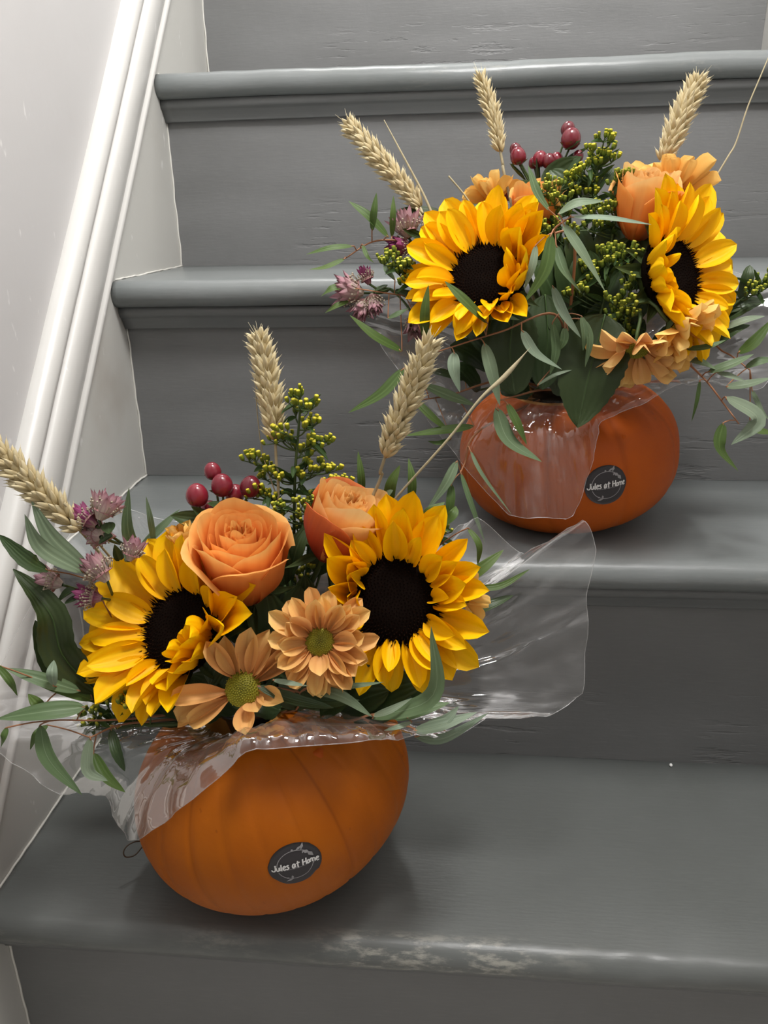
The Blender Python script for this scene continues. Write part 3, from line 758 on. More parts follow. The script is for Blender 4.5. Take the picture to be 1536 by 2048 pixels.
# ------------------------------------------------------------------ wheat
def spikelet_mesh(seed):
    mb = MB(); r2 = random.Random(seed)
    for (dx, dy, ln, wd, tl) in ((0, 0, 1, .46, .0), (-.20, .08, .85, .36, -.16), (.20, .08, .85, .36, .16)):
        def f(u, v):
            a = 2*pi*v; r = wd*.5*(math.sin(pi*min(1, u*.96+.02))**.62)*(1-.22*u)
            x = u*ln; y = dx*(.3+u)+tl*u+r*math.cos(a); z = dy+r*.8*math.sin(a)+.12*u*u
            return (x, y, z)
        mb.grid(7, 7, f, True)
        tip = V((ln, dx*1.3+tl, dy+.12)); b = [mb.vert(tip+V((-.04, .022*math.cos(k*2.1), .022*math.sin(k*2.1))), (.9, 0)) for k in range(3)]
        e = mb.vert(tip+V((.16*r2.uniform(.5, 1.4), tl*.4, .07)), (1, 0))
        for k in range(3): mb.face(b[k], b[(k+1) % 3], e)
    return mb.mesh('spikelet', M_WHEAT)
SPK = [spikelet_mesh(i) for i in range(3)]
def wheat(b, tip, base, foot, y, label, seed, n=19, size=.0105, bend=0, broad=1.0, bottom=None):
    """ear from base to tip pixel, straw from foot pixel"""
    r2 = random.Random(seed)
    A = at(base[0], base[1], y[1]); T = at(tip[0], tip[1], y[0]); F = at(foot[0], foot[1], y[2])
    mid = A.lerp(T, .5)+RT*bend
    path = curve([A, mid, T], 40); N = len(path)-1
    t = thing('wheat_ear', F, label, 'wheat', 'wheat ears in the two bouquets')
    mb = MB(); mb.tube(curve([stem_root(b), F, A.lerp(F, .4), A], 16)+path[1:], lambda u: .0011-.0004*u, 6)
    part('straw', mb.mesh('straw', M_STRAW), t)
    for i in range(n):
        q = (i+.3)/n; p = path[min(N-1, int(q*N))]; d = (path[min(N, int(q*N)+2)]-path[max(0, int(q*N)-2)]).normalized()
        f = (-FW-d*(-FW).dot(d)).normalized(); s = d.cross(f)
        side = 1 if i % 2 else -1
        sc = size*(.62+.5*math.sin(pi*min(1, .12+.80*q))**.7)
        for (lat, fr, sp) in ((side*1.0, .30, .42), (-side*.45, .95, .26), (-side*.5, -.8, .3)):
            o = (s*lat+f*fr).normalized(); o = (o+d.cross(o)*r2.uniform(-.25, .25)).normalized()
            dr = (d+o*sp*r2.uniform(.8, 1.5)).normalized(); up = (o-dr*o.dot(dr)).normalized(); sd = up.cross(dr)
            part('spikelet', SPK[r2.randrange(3)], t, basis(dr, sd, up, p+o*.0010*broad-d*sc*.2+d*r2.uniform(-.001, .001), sc*r2.uniform(.9, 1.1), sc*.92*broad, sc*.9))
    mb = MB()
    for i in range(7):
        p = path[N-2-2*(i % 3)]; d = (path[N]-path[N-4]).normalized(); s = d.orthogonal().normalized(); s2 = d.cross(s)
        a = r2.uniform(0, 6.3); e = p+d*r2.uniform(.008, .015)+(s*math.cos(a)+s2*math.sin(a))*r2.uniform(.002, .006)
        mb.tube([p, p.lerp(e, .5)+d*.001, e], lambda u: .00028*(1-u*.8), 4)
    part('awns', mb.mesh('awns', M_AWN), t, None, None, 'stuff')
    return t
wheat(1, (-14, 890), (152, 1052), (222, 1128), (.005, .016, .055), 'wheat ear leaning far left over the white trim', 1, 15, .0120, -.001)
wheat(1, (516, 668), (550, 868), (556, 1010), (.085, .075, .07), 'upright wheat ear in the middle of the lower bouquet', 2, 17, .0122, .001)
wheat(1, (862, 680), (773, 905), (742, 1000), (.06, .06, .06), 'wheat ear leaning right above the pale peach rose', 3, 18, .0118, .0)
wheat(2, (694, 246), (838, 410), (856, 452), (.235, .23, .22), 'wheat ear leaning left above the upper bouquet', 4, 18, .0115, .001)
wheat(2, (960, 152), (1000, 300), (1016, 380), (.265, .255, .25), 'thin wheat ear standing upright at the back of the upper bouquet', 5, 14, .0098, .002, .7)
wheat(2, (1398, 160), (1328, 318), (1316, 345), (.245, .24, .235), 'wheat ear leaning right behind the golden daisy', 6, 17, .0124, -.001)

# ------------------------------------------------------------------ berries
def berry_mesh():
    mb = MB()
    def f(u, v):
        t = pi*u; r = .5*math.sin(t)**.9*(1+.10*math.cos(t)); z = -math.cos(t)*.55
        return (r*math.cos(2*pi*v), r*math.sin(2*pi*v), z-.02*(u > .97))
    mb.grid(14, 20, f, True); return mb.mesh('berry', M_BERRY)
BERRY = berry_mesh()
CAL = [petal_mesh('calyx_leaf', M_CALYX, .8, .5, .25, .3, .02, 6, 4, 0, .05, i) for i in range(2)]
LEAFM = [petal_mesh('small_leaf', M_DARK, .9, .55, c, .3, .02, 9, 4, 0, tw, i) for i, (c, tw) in enumerate([(.1, .0), (-.25, .1), (.3, -.1)])]
def place_leaf(parent, me, base, tip, wd, facing=None, name='leaf', roll=0):
    d = (tip-base); L = d.length; d.normalize(); f = facing or (-FW*.7+UP*.6)
    up = (f-d*f.dot(d)).normalized(); sd = up.cross(d)
    sd, up = sd*math.cos(roll)+up*math.sin(roll), up*math.cos(roll)-sd*math.sin(roll)
    return part(name, me, parent, basis(d, sd, up, base, L, wd, L))
def hypericum(b, node, y, berries, leaves, label, seed):
    r2 = random.Random(seed); Nn = at(*node, y)
    t = thing('berry_sprig', Nn, label, 'berries')
    st = MB(); root = stem_root(b); st.tube(curve([root, root.lerp(Nn, .5)+V((0, .008, 0)), Nn], 10), .0012, 6)
    for (px, py, rp, dy) in berries:
        p = at(px, py, y+dy); dist = (p-CAM).dot(FW); dm = 2*rp/FPX*dist
        ax = ((p-Nn).normalized()*.5+V((r2.uniform(-.25, .25), -.1, 1))).normalized()
        X = ax.orthogonal().normalized(); Y = ax.cross(X)
        br = part('berry', BERRY, t, basis(X, Y, ax, p, dm, dm, dm*.98))
        bot = p-ax*dm*.52
        for k in range(5):
            a = 2*pi*k/5+r2.uniform(-.2, .2); o = X*math.cos(a)+Y*math.sin(a); el = math.radians(r2.uniform(5, 40))
            dr = o*math.cos(el)+ax*math.sin(el); up = ax*math.cos(el)-o*math.sin(el)
            part('calyx_leaf', CAL[k % 2], br, basis(dr, up.cross(dr), up, bot+o*dm*.05, dm*.62, dm*.36, dm*.62))
        st.tube(curve([Nn, Nn.lerp(bot, .6)-ax*dm*.2, bot], 8), .0008, 5)
    part('stem', st.mesh('stem', M_STEM), t)
    for (x0, y0, x1, y1, wp, dy) in leaves:
        a = at(x0, y0, y+dy); e = at(x1, y1, y+dy-.006); place_leaf(t, LEAFM[r2.randrange(3)], a, e, wp/FPX*.62, None, 'leaf', r2.uniform(-.3, .3))
hypericum(1, (446, 1075), .068, [(394, 990, 22.5, -.006), (425, 942, 17, .006), (444, 970, 22, -.002), (501, 973, 21, .0), (470, 988, 19, .008), (420, 1022, 20, .004), (450, 1018, 18, .004), (478, 1022, 16, .006)],
          [(430, 1050, 342, 1046, 34, -.01), (440, 1060, 372, 1022, 22, -.006), (450, 1020, 412, 1010, 22, -.01), (455, 1062, 505, 1000, 24, .0), (440, 1065, 376, 1068, 30, -.012)], 'sprig of shiny dark red berries behind the coral rose', 2)
hypericum(2, (1085, 400), .262, [(1036, 312, 16, -.002), (1031, 299, 12, .006), (1080, 318, 15, .0), (1098, 322, 14, -.004), (1113, 320, 14, .002), (1142, 277, 19.5, -.002), (1136, 258, 14, .008), (1156, 312, 11, .0), (1020, 388, 13, .0), (1068, 326, 11, .008)],
          [(1100, 372, 1168, 318, 58, -.008), (1075, 365, 1060, 322, 26, .0), (1050, 360, 1012, 340, 14, .0), (1120, 340, 1180, 300, 20, .004), (1130, 300, 1165, 290, 14, -.004), (1090, 400, 1050, 350, 34, -.004)], 'sprig of shiny dark red berries at the top of the upper bouquet', 7)

# ------------------------------------------------------------------ goldenrod
def bud_mesh(mat):
    mb = MB()
    pr = [(.0, .12), (.2, .34), (.5, .44), (.78, .38), (.92, .42), (1.0, .30), (1.02, .05)]
    mb.grid(len(pr)-1, 7, lambda u, v: (pr[round(u*(len(pr)-1))][1]*math.cos(2*pi*v), pr[round(u*(len(pr)-1))][1]*math.sin(2*pi*v), pr[round(u*(len(pr)-1))][0]), True)
    return mb.mesh('bud', mat)
BUDS = {'y': bud_mesh(M_BUD), 'g': bud_mesh(M_BUDG)}
GLF = [petal_mesh('goldenrod_leaf', M_GLEAF, .8, .45, c, .3, .02, 7, 3, 0, tw, i) for i, (c, tw) in enumerate([(-.2, .05), (.15, -.05)])]
def goldenrod(b, main, y, clusters, label, seed, kind='y', bud=.0034, n=(6, 9), spread=.0052, leaves=10):
    """main: pixels of the main stem from the bottom up; clusters: pixels of bud groups"""
    r2 = random.Random(seed); ms = curve([at(px, py, y) for px, py in main], 24)
    t = thing('goldenrod_sprig', ms[0], label, 'goldenrod', 'goldenrod sprigs in the two bouquets')
    st = MB(); st.tube(curve([stem_root(b), stem_root(b).lerp(ms[0], .6), ms[0]], 8)+ms[1:], lambda u: .0016-.0009*u, 6)
    for (px, py) in clusters:
        dy = r2.uniform(-.012, .008); p = at(px, py, y+dy); k = n[0]+r2.randrange(n[1]-n[0]+1)
        cand = [q for q in ms if q.z < p.z-.004] or ms[:1]
        q = min(cand, key=lambda q: (q-p).length+.35*abs((p.z-q.z)-.012))
        ax = ((p-q).normalized()*.6+V((0, 0, 1))).normalized()
        st.tube(curve([q, q.lerp(p, .5)+V((0, 0, -.002)), p-ax*.003], 6), .0006, 4)
        for i in range(k):
            o = V((r2.gauss(0, 1), r2.gauss(0, 1), r2.gauss(0, .55)))*spread*.55
            d = (ax+o*60*.8+V((0, 0, .4))).normalized(); X = d.orthogonal().normalized(); s = bud*r2.uniform(.75, 1.15)
            bp = p+o
            part('bud', BUDS[kind], t, basis(X, d.cross(X), d, bp, s*.9, s*.9, s*1.15))
            st.tube([p-ax*.003, bp+d*.0003], .00035, 3, cap=False)
        if r2.random() < .6: 
            e = p+V((r2.uniform(-.01, .01), -.004, r2.uniform(-.012, .0))); place_leaf(t, GLF[0], q.lerp(p, .6), e, .0036, None, 'leaf', r2.uniform(-.5, .5))
    part('stem', st.mesh('stem', M_STEM), t)
    for i in range(leaves):
        q = ms[r2.randrange(2, len(ms)-2)]; a = r2.uniform(0, 6.28)
        e = q+V((math.cos(a)*.016, math.sin(a)*.010, r2.uniform(-.004, .014)))
        place_leaf(t, GLF[r2.randrange(2)], q, e, .0042, None, 'leaf', r2.uniform(-.5, .5))
    return t
goldenrod(1, [(585, 1180), (588, 1060), (590, 950), (597, 860), (602, 800)], .078,
    [(601, 790), (596, 797), (584, 806), (590, 826), (617, 815), (624, 812), (612, 852), (628, 846), (570, 861), (548, 879), (563, 876), (579, 882), (632, 880), (646, 876), (606, 895), (617, 908), (638, 890), (613, 930), (494, 916), (508, 917), (528, 925),
     (537, 945), (530, 952), (562, 959), (624, 945), (638, 940), (652, 932), (661, 938), (602, 957), (508, 982), (520, 985), (537, 984), (548, 994), (502, 990), (652, 964), (686, 966), (676, 968)], 'tall goldenrod sprig with bright yellow buds rising in the middle of the lower bouquet', 4, 'y', .0036, (5, 8), .0050, 16)
goldenrod(1, [(610, 1190), (616, 1100), (622, 1030)], .070, [(624, 998), (616, 1014), (600, 1012), (618, 1030), (600, 1040), (596, 1062), (560, 1010), (556, 1030), (648, 1100), (636, 1112), (654, 1096), (622, 1128), (606, 1150), (590, 1165), (630, 1136)], 'short goldenrod sprig between the two roses', 5, 'g', .0034, (6, 9), .0050, 8)
goldenrod(1, [(300, 1450), (230, 1445), (180, 1440)], .004, [(172, 1430), (182, 1442), (190, 1425), (165, 1445), (186, 1452), (215, 1408), (250, 1406), (240, 1412), (262, 1402), (278, 1432), (300, 1420)], 'green goldenrod tips low at the left under the left sunflower', 6, 'g', .0036, (4, 6), .0045, 4)
goldenrod(1, [(860, 1120), (868, 1085), (876, 1060)], .075, [(872, 1055), (880, 1064), (868, 1070), (876, 1048)], 'small goldenrod tip behind the top of the right sunflower', 7, 'g', .0034, (5, 7), .0045, 3)
goldenrod(2, [(1185, 520), (1188, 430), (1192, 360), (1205, 290)], .232,
    [(1208, 276), (1222, 280), (1218, 292), (1183, 300), (1197, 306), (1190, 322), (1212, 316), (1226, 317), (1172, 332), (1168, 340), (1190, 330), (1150, 355), (1142, 362), (1162, 350), (1175, 366), (1197, 366), (1145, 378), (1160, 384), (1186, 384)], 'tallest goldenrod sprig in the upper bouquet next to the red berries', 8, 'y', .0037, (5, 8), .0052, 14)
goldenrod(2, [(1130, 560), (1120, 470), (1108, 400)], .222,
    [(1099, 366), (1107, 376), (1092, 378), (1118, 374), (1096, 399), (1110, 402), (1125, 404), (1140, 396), (1135, 420), (1120, 428), (1067, 446), (1080, 455), (1060, 440), (1098, 466), (1086, 462), (1110, 452), (1150, 460), (1145, 470), (1128, 484), (1108, 528), (1118, 536), (1100, 520)], 'goldenrod sprig in the middle of the upper bouquet behind the hanging grey leaves', 9, 'g', .0036, (5, 8), .0052, 10)
goldenrod(2, [(1215, 560), (1225, 470), (1240, 380)], .215,
    [(1240, 352), (1252, 350), (1226, 366), (1244, 362), (1230, 372), (1258, 396), (1268, 402), (1246, 402), (1232, 396), (1222, 416), (1212, 412), (1240, 416), (1196, 416), (1206, 424), (1182, 424), (1250, 424), (1275, 420), (1216, 448), (1200, 456), (1176, 452)], 'goldenrod sprig in front of the orange rose of the upper bouquet', 10, 'g', .0036, (5, 8), .0052, 10)
goldenrod(2, [(1185, 700), (1205, 610), (1225, 530)], .190,
    [(1212, 504), (1200, 512), (1224, 500), (1232, 518), (1216, 524), (1198, 530), (1206, 536), (1228, 532), (1256, 500), (1268, 512), (1250, 514), (1176, 540), (1190, 546), (1184, 560), (1166, 534), (1154, 588), (1164, 582), (1140, 592)], 'goldenrod cluster right of the middle in the upper bouquet', 11, 'g', .0038, (6, 9), .0050, 8)
goldenrod(2, [(1235, 740), (1248, 660), (1262, 580)], .182,
    [(1265, 545), (1276, 552), (1256, 548), (1270, 566), (1280, 578), (1260, 572), (1228, 604), (1240, 598), (1254, 606), (1270, 614), (1246, 620), (1226, 622), (1262, 628), (1236, 636), (1222, 662), (1236, 668), (1250, 664), (1230, 676), (1218, 650), (1256, 650)], 'goldenrod cluster beside the turned sunflower of the upper bouquet', 12, 'g', .0038, (6, 9), .0050, 8)
goldenrod(2, [(880, 600), (830, 555), (790, 525)], .195,
    [(772, 516), (782, 508), (766, 522), (794, 524), (800, 534), (784, 534), (812, 530), (822, 540), (796, 544), (825, 552), (815, 562), (836, 556)], 'goldenrod tips left of the left sunflower in the upper bouquet', 13, 'g', .0036, (5, 7), .0045, 4)
goldenrod(2, [(1430, 640), (1480, 600), (1530, 560)], .215,
    [(1500, 575), (1514, 566), (1526, 558), (1536, 570), (1498, 590), (1520, 580), (1540, 545), (1488, 584)], 'green goldenrod tips at the right edge of the upper bouquet', 14, 'g', .0032, (4, 6), .0050, 10)

# ------------------------------------------------------------------ astrantia
ASB = [petal_mesh('bract', M_AST, .9, .5, c, .3, .03, 7, 4, 0, tw, i) for i, (c, tw) in enumerate([(.15, 0), (.3, .06), (.05, -.05)])]
ASQ = [petal_mesh('purple_bract', M_ASTP, .9, .5, c, .3, .03, 7, 4, 0, tw, i) for i, (c, tw) in enumerate([(.15, 0), (.3, .06), (.05, -.05)])]
def astrantia(b, heads, y, label, seed, node=None, leaves=()):
    r2 = random.Random(seed); c0 = at(heads[0][0], heads[0][1], y); Nn = at(*node, y+(.045 if b == 1 else .012)) if node else c0
    t = thing('masterwort', c0, label, 'flower', 'masterwort sprigs in the two bouquets')
    st = MB(); rt = stem_root(b); st.tube(curve([rt, rt.lerp(Nn, .55)+V((0, 0, .006)), Nn], 12), .0011, 6)
    for (px, py, rp, nv, el, pal) in heads:
        c = at(px, py, y); n = nv.normalized(); e1 = n.orthogonal().normalized(); e2 = n.cross(e1); L = 1.45*rp/FPX*(c-CAM).dot(FW)
        hd = part('flower_centre', astc(L*.55, r2.randrange(99)), t, basis(e1, e2, n, c))
        for row, cnt in enumerate((12, 10)):
            for i in range(cnt):
                ph = 2*pi*(i+.5*row)/cnt; e = math.radians(el+row*12+r2.uniform(-8, 8)); o = e1*math.cos(ph)+e2*math.sin(ph)
                dr = o*math.cos(e)+n*math.sin(e); up = n*math.cos(e)-o*math.sin(e)
                part('bract', (ASB if pal else ASQ)[i % 3], hd, basis(dr, up.cross(dr), up, c+o*L*.10-n*L*.25, L*r2.uniform(.9, 1.1), L*.42, L))
        st.tube(curve([Nn, Nn.lerp(c, .55)-n*L*.4, c-n*L*.25], 8), .0009, 5)
    part('stem', st.mesh('stem', M_STEM), t)
    for (x0, y0, x1, y1, wp) in leaves:
        place_leaf(t, LEAFM[r2.randrange(3)], at(x0, y0, y), at(x1, y1, y-.006), wp/FPX*.6, None, 'leaf', r2.uniform(-.4, .4))
def astc(R, seed):
    r2 = random.Random(seed); mb = MB(); n = 60
    mb.grid(4, 10, lambda u, v: (R*.7*u*math.cos(2*pi*v), R*.7*u*math.sin(2*pi*v), R*.5*(1-u*u)), True)
    for i in range(n):
        q = math.sqrt((i+.5)/n); a = i*2.39996; o = V((math.cos(a)*q, math.sin(a)*q, 0)); d = (V((0, 0, 1))+o*.8).normalized()
        p = o*R*.7+V((0, 0, R*.4*(1-q*q))); e = p+d*R*r2.uniform(.35, .6)
        mb.tube([p, e], R*.03, 3); s = R*.085
        bb = [mb.vert(e+V(k)*s, (.6, 0)) for k in ((1, 0, 0), (0, 1, 0), (-1, 0, 0), (0, -1, 0), (0, 0, 1), (0, 0, -1))]
        for k in range(4): mb.face(bb[k], bb[(k+1) % 4], bb[4]); mb.face(bb[(k+1) % 4], bb[k], bb[5])
    return mb.mesh('flower_centre', M_ASTC)
astrantia(1, [(205, 1026, 42, camvec(.35, .75, -.1), 48, 1), (182, 1044, 40, camvec(-.75, .5, -.1), 62, 0), (200, 1072, 34, camvec(-.3, .1, -.5), 50, 1), (262, 1110, 34, camvec(.3, .9, .0), 60, 1)], .02,
          'masterwort sprig with purple and cream starry flowers by the leaning wheat ear', 3, (250, 1090), [(215, 1045, 222, 1072, 22), (225, 1070, 195, 1082, 18), (240, 1120, 228, 1085, 16)])
astrantia(1, [(112, 1166, 36, camvec(-.85, .25, .1), 60, 1), (190, 1195, 38, camvec(-.9, .15, .1), 70, 0), (205, 1150, 44, camvec(-.55, .75, .1), 62, 1)], .006,
          'masterwort sprig with half closed purple flowers left of the left sunflower', 5, (215, 1200), [(150, 1180, 110, 1198, 20), (160, 1192, 135, 1215, 16)])
astrantia(2, [(815, 462, 38, camvec(-.2, .95, .2), 50, 1), (812, 492, 34, camvec(-.7, -.2, .2), 58, 0), (850, 465, 26, camvec(.7, .6, .0), 60, 1)], .215,
          'masterwort sprig with purple flowers above the left end of the upper bouquet', 7, (850, 500), [(850, 480, 800, 470, 20)])
astrantia(2, [(712, 583, 42, camvec(-.85, .1, .3), 52, 1), (735, 560, 26, camvec(-.3, .6, .1), 70, 0), (745, 598, 30, camvec(.2, -.8, .3), 66, 1), (728, 608, 32, camvec(-.3, -.8, .3), 60, 1), (832, 642, 36, camvec(.1, -.6, .5), 58, 1)], .190,
          'masterwort sprig with pale pink-brown flowers hanging left of the upper bouquet', 9, (780, 578), [(790, 580, 815, 596, 26), (775, 570, 755, 590, 14)])

# ------------------------------------------------------------------ leaves
def leaf_mesh(name, pts, wd, mat, twist=0, face=None, fold=.22, nseg=12, serr=0, seed=0, tipw=.85, basew=.55, wave=.0):
    c = curve(pts, nseg); N = len(c)-1; mb = MB(); f0 = face or (-FW*.75+UP*.45)
    pk = (basew/(basew+tipw))**basew*(tipw/(basew+tipw))**tipw
    for i, p in enumerate(c):
        u = i/N; t = (c[min(i+1, N)]-c[max(i-1, 0)]).normalized()
        a = twist*(u-.3); up = (f0-t*f0.dot(t)).normalized(); sd = up.cross(t)
        sd, up = sd*math.cos(a)+up*math.sin(a), up*math.cos(a)-sd*math.sin(a)
        h = .5*wd*(max(u, .002)**basew*max(1-u, 0)**tipw)/pk
        if serr and i % 2: h *= 1-serr
        for s in (-1, -.5, 0, .5, 1):
            z = fold*h*(abs(s)-.3)+wave*wd*math.sin(u*9+seed+s*1.5)*abs(s)
            mb.vert(p+sd*h*s+up*z, (u, .5+.5*s))
    for i in range(N):
        for j in range(4):
            a = i*5+j; mb.face(a, a+1, a+6, a+5)
    return mb.mesh(name, mat)
LEAFCNT = [0]
def eucalyptus(b, stem, ystem, leaves, label, group='eucalyptus branches in the two bouquets', rad=.0008, frompot=True, mat=M_TWIG):
    """stem: pixels from the pot outwards; leaves: (base, mid or None, tip, width px, depth base, depth tip, colour)"""
    sp = [at(px, py, ystem[0]+(ystem[1]-ystem[0])*i/max(1, len(stem)-1)) for i, (px, py) in enumerate(stem)]
    r2 = random.Random(len(stem)*7+int(stem[0][0]))
    full = ([stem_root(b)] if frompot else [])+sp
    ms = curve(full, 28)
    t = thing('eucalyptus_branch', sp[0], label, 'eucalyptus', group)
    st = MB(); st.tube(ms, lambda u: rad*(1.35-.8*u), 6)
    for (ba, mi, ti, wp, y0, y1, k) in leaves:
        LEAFCNT[0] += 1
        A = at(ba[0], ba[1], y0); T = at(ti[0], ti[1], y1)
        Mi = at(mi[0], mi[1], (y0+y1)/2-.004) if mi else A.lerp(T, .5)+V((0, -.003, .002))
        wd = wp/FPX*(A-CAM).dot(FW)*1.05
        m = {'e': M_EUC, 'p': M_EUCP, 'g': M_EUCG, 'd': M_DARK, 'b': M_BIG}[k]
        big = k in 'db'
        me = leaf_mesh('leaf', [A, Mi, T], wd, m, r2.uniform(-.5, .5), None, .3 if big else .18, 14, .06 if k == 'd' else 0, r2.uniform(0, 9), .9 if not big else .75, .55)
        part('leaf', me, t)
        q = min(ms, key=lambda q: (q-A).length)
        st.tube(curve([q, q.lerp(A, .5)+V((0, 0, .001)), A, A.lerp(T, .06)], 6), .00045, 5)
    part('twig', st.mesh('twig', mat), t)
    return t
E_ = eucalyptus
E_(1, [(300, 1330), (180, 1160)], (.03, .02), [((178, 1140), (106, 1078), (62, 1000), 32, .012, .004, 'e'), ((169, 1146), (84, 1096), (49, 1028), 30, .006, -.004, 'e'), ((97, 1141), (56, 1122), (-4, 1068), 34, -.004, -.016, 'd')],
   'eucalyptus branch with three long grey leaves fanning up the left wall')
E_(1, [(340, 1250), (300, 1140)], (.06, .06), [((281, 1128), (256, 1060), (258, 974), 25, .055, .05, 'e'), ((309, 1094), (302, 1044), (292, 992), 13, .06, .055, 'e'), ((276, 1100), (316, 1062), (360, 1018), 20, .062, .065, 'e')],
   'eucalyptus branch with narrow upright leaves behind the left sunflower')
E_(1, [(330, 1400), (200, 1385), (120, 1380)], (.02, -.01), [((160, 1382), (80, 1358), (8, 1336), 28, -.008, -.02, 'e'), ((-6, 1330), (20, 1362), (35, 1392), 15, -.03, -.03, 'g'), ((107, 1372), (104, 1345), (108, 1320), 22, -.02, -.012, 'p'),
   ((84, 1416), (72, 1405), (56, 1388), 22, -.022, -.022, 'g'), ((185, 1400), (120, 1376), (70, 1366), 24, -.004, -.01, 'g')], 'eucalyptus branch spreading flat to the left below the left sunflower')
E_(1, [(330, 1430), (220, 1440), (120, 1440)], (.01, -.03), [((170, 1414), (82, 1424), (-8, 1438), 36, -.022, -.035, 'e'), ((80, 1450), (97, 1518), (165, 1591), 30, -.030, -.036, 'e'), ((14, 1455), (6, 1478), (0, 1502), 14, -.04, -.04, 'g')],
   'eucalyptus branch with one long level leaf pointing left and one hanging')
E_(1, [(330, 1440), (240, 1450), (180, 1475)], (.01, -.025), [((180, 1475), (176, 1540), (216, 1562), 24, -.028, -.034, 'p'), ((187, 1506), (212, 1552), (251, 1585), 22, -.022, -.030, 'g'), ((222, 1458), (233, 1502), (250, 1543), 22, -.012, -.024, 'd'), ((95, 1450), (72, 1470), (60, 1500), 16, -.02, -.03, 'g')],
   'eucalyptus branch hanging over the left shoulder of the lower pumpkin')
E_(1, [(680, 1440), (740, 1430), (790, 1420)], (.0, -.012), [((745, 1437), (866, 1390), (862, 1252), 34, -.018, -.022, 'e'), ((785, 1436), (842, 1420), (901, 1405), 26, -.014, -.012, 'e'), ((824, 1444), (795, 1454), (768, 1461), 10, -.02, -.024, 'p'), ((745, 1432), (780, 1420), (824, 1396), 14, -.02, -.02, 'p')],
   'eucalyptus branch with one big upcurved leaf right of the sunflower')
E_(1, [(700, 1450), (800, 1450), (835, 1460)], (.0, -.004), [((828, 1462), (889, 1448), (955, 1424), 24, -.008, .0, 'p'), ((830, 1474), (889, 1476), (978, 1425), 20, -.008, .004, 'p'), ((850, 1450), (890, 1440), (918, 1412), 20, -.004, .0, 'p')],
   'eucalyptus branch with pale leaves at the right rim of the lower pumpkin')
E_(1, [(590, 1420), (600, 1385)], (.01, -.012), [((546, 1360), (580, 1366), (617, 1372), 11, -.026, -.026, 'p'), ((514, 1372), (585, 1398), (668, 1416), 24, -.016, -.016, 'd'), ((617, 1376), (684, 1393), (745, 1434), 22, -.018, -.020, 'e'), ((640, 1370), (700, 1372), (768, 1364), 12, -.014, -.01, 'e'), ((560, 1380), (640, 1405), (720, 1400), 26, -.008, -.008, 'd')],
   'eucalyptus branch lying across the front under the peach daisies')
E_(1, [(720, 1140), (780, 1020)], (.07, .09), [((724, 995), (722, 950), (716, 902), 15, .095, .098, 'g'), ((776, 1018), (782, 970), (800, 930), 22, .085, .085, 'g'), ((822, 1012), (824, 960), (817, 916), 17, .09, .095, 'g'), ((752, 1010), (775, 985), (792, 960), 16, .085, .085, 'e')],
   'eucalyptus branch with upright dark leaves behind the wheat at the right of the lower bouquet')
E_(1, [(820, 1150), (880, 1090)], (.06, .07), [((838, 1050), (862, 1025), (890, 1004), 26, .07, .075, 'g'), ((917, 1168), (964, 1136), (1008, 1099), 24, .055, .065, 'g'), ((936, 1176), (1000, 1172), (1060, 1138), 14, .055, .065, 'g'), ((936, 1056), (958, 1090), (955, 1132), 13, .065, .06, 'g'), ((870, 1060), (905, 1030), (912, 1012), 20, .075, .08, 'g'), ((930, 1230), (980, 1210), (1028, 1190), 22, .05, .06, 'd')],
   'eucalyptus branch pointing right behind the right sunflower inside the film')
# upper bouquet
E_(2, [(870, 500), (800, 482), (744, 484), (690, 517)], (.22, .19), [((777, 474), (737, 432), (697, 402), 21, .20, .198, 'g'), ((744, 462), (748, 424), (753, 385), 14, .196, .194, 'g'), ((784, 474), (786, 430), (787, 391), 12, .21, .21, 'g'), ((706, 492), (660, 496), (612, 509), 15, .19, .184, 'g'), ((690, 517), (652, 534), (618, 539), 13, .186, .18, 'g'), ((725, 489), (734, 512), (748, 526), 9, .19, .186, 'g')],
   'eucalyptus branch reaching left above the nosing with a red twig')
E_(2, [(900, 600), (800, 590), (700, 575)], (.215, .18), [((686, 572), (662, 578), (642, 593), 18, .182, .178, 'g'), ((698, 602), (672, 612), (650, 626), 13, .182, .178, 'g'), ((776, 636), (795, 628), (818, 616), 15, .186, .186, 'e'), ((804, 702), (750, 672), (699, 630), 23, .178, .17, 'g'), ((850, 682), (850, 625), (857, 569), 19, .162, .158, 'g'), ((790, 560), (775, 540), (770, 520), 16, .2, .2, 'e'), ((860, 610), (820, 590), (790, 580), 18, .2, .196, 'd')],
   'eucalyptus branch below the pale masterwort left of the upper bouquet')
E_(2, [(1117, 634), (1000, 664), (873, 704)], (.175, .150), [((975, 646), (931, 603), (889, 562), 25, .148, .142, 'g'), ((908, 704), (908, 740), (920, 785), 24, .146, .142, 'p'), ((968, 686), (983, 742), (1000, 812), 26, .15, .142, 'e'), ((1043, 660), (1070, 705), (1124, 739), 22, .155, .150, 'p'), ((808, 737), (764, 786), (696, 826), 24, .148, .142, 'g'), ((960, 642), (1000, 632), (1040, 640), 16, .16, .16, 'e')],
   'eucalyptus branch on a thin red twig crossing in front below the left sunflower')
E_(2, [(1010, 760), (900, 790), (840, 800)], (.20, .165), [((826, 796), (862, 832), (902, 866), 17, .166, .162, 'g'), ((948, 852), (877, 862), (806, 872), 20, .164, .158, 'g'), ((902, 877), (878, 886), (855, 882), 10, .162, .158, 'g'), ((848, 770), (900, 792), (952, 811), 24, .175, .175, 'e'), ((930, 760), (880, 745), (840, 742), 20, .19, .19, 'd')],
   'eucalyptus branch inside the film at the left of the upper pumpkin')
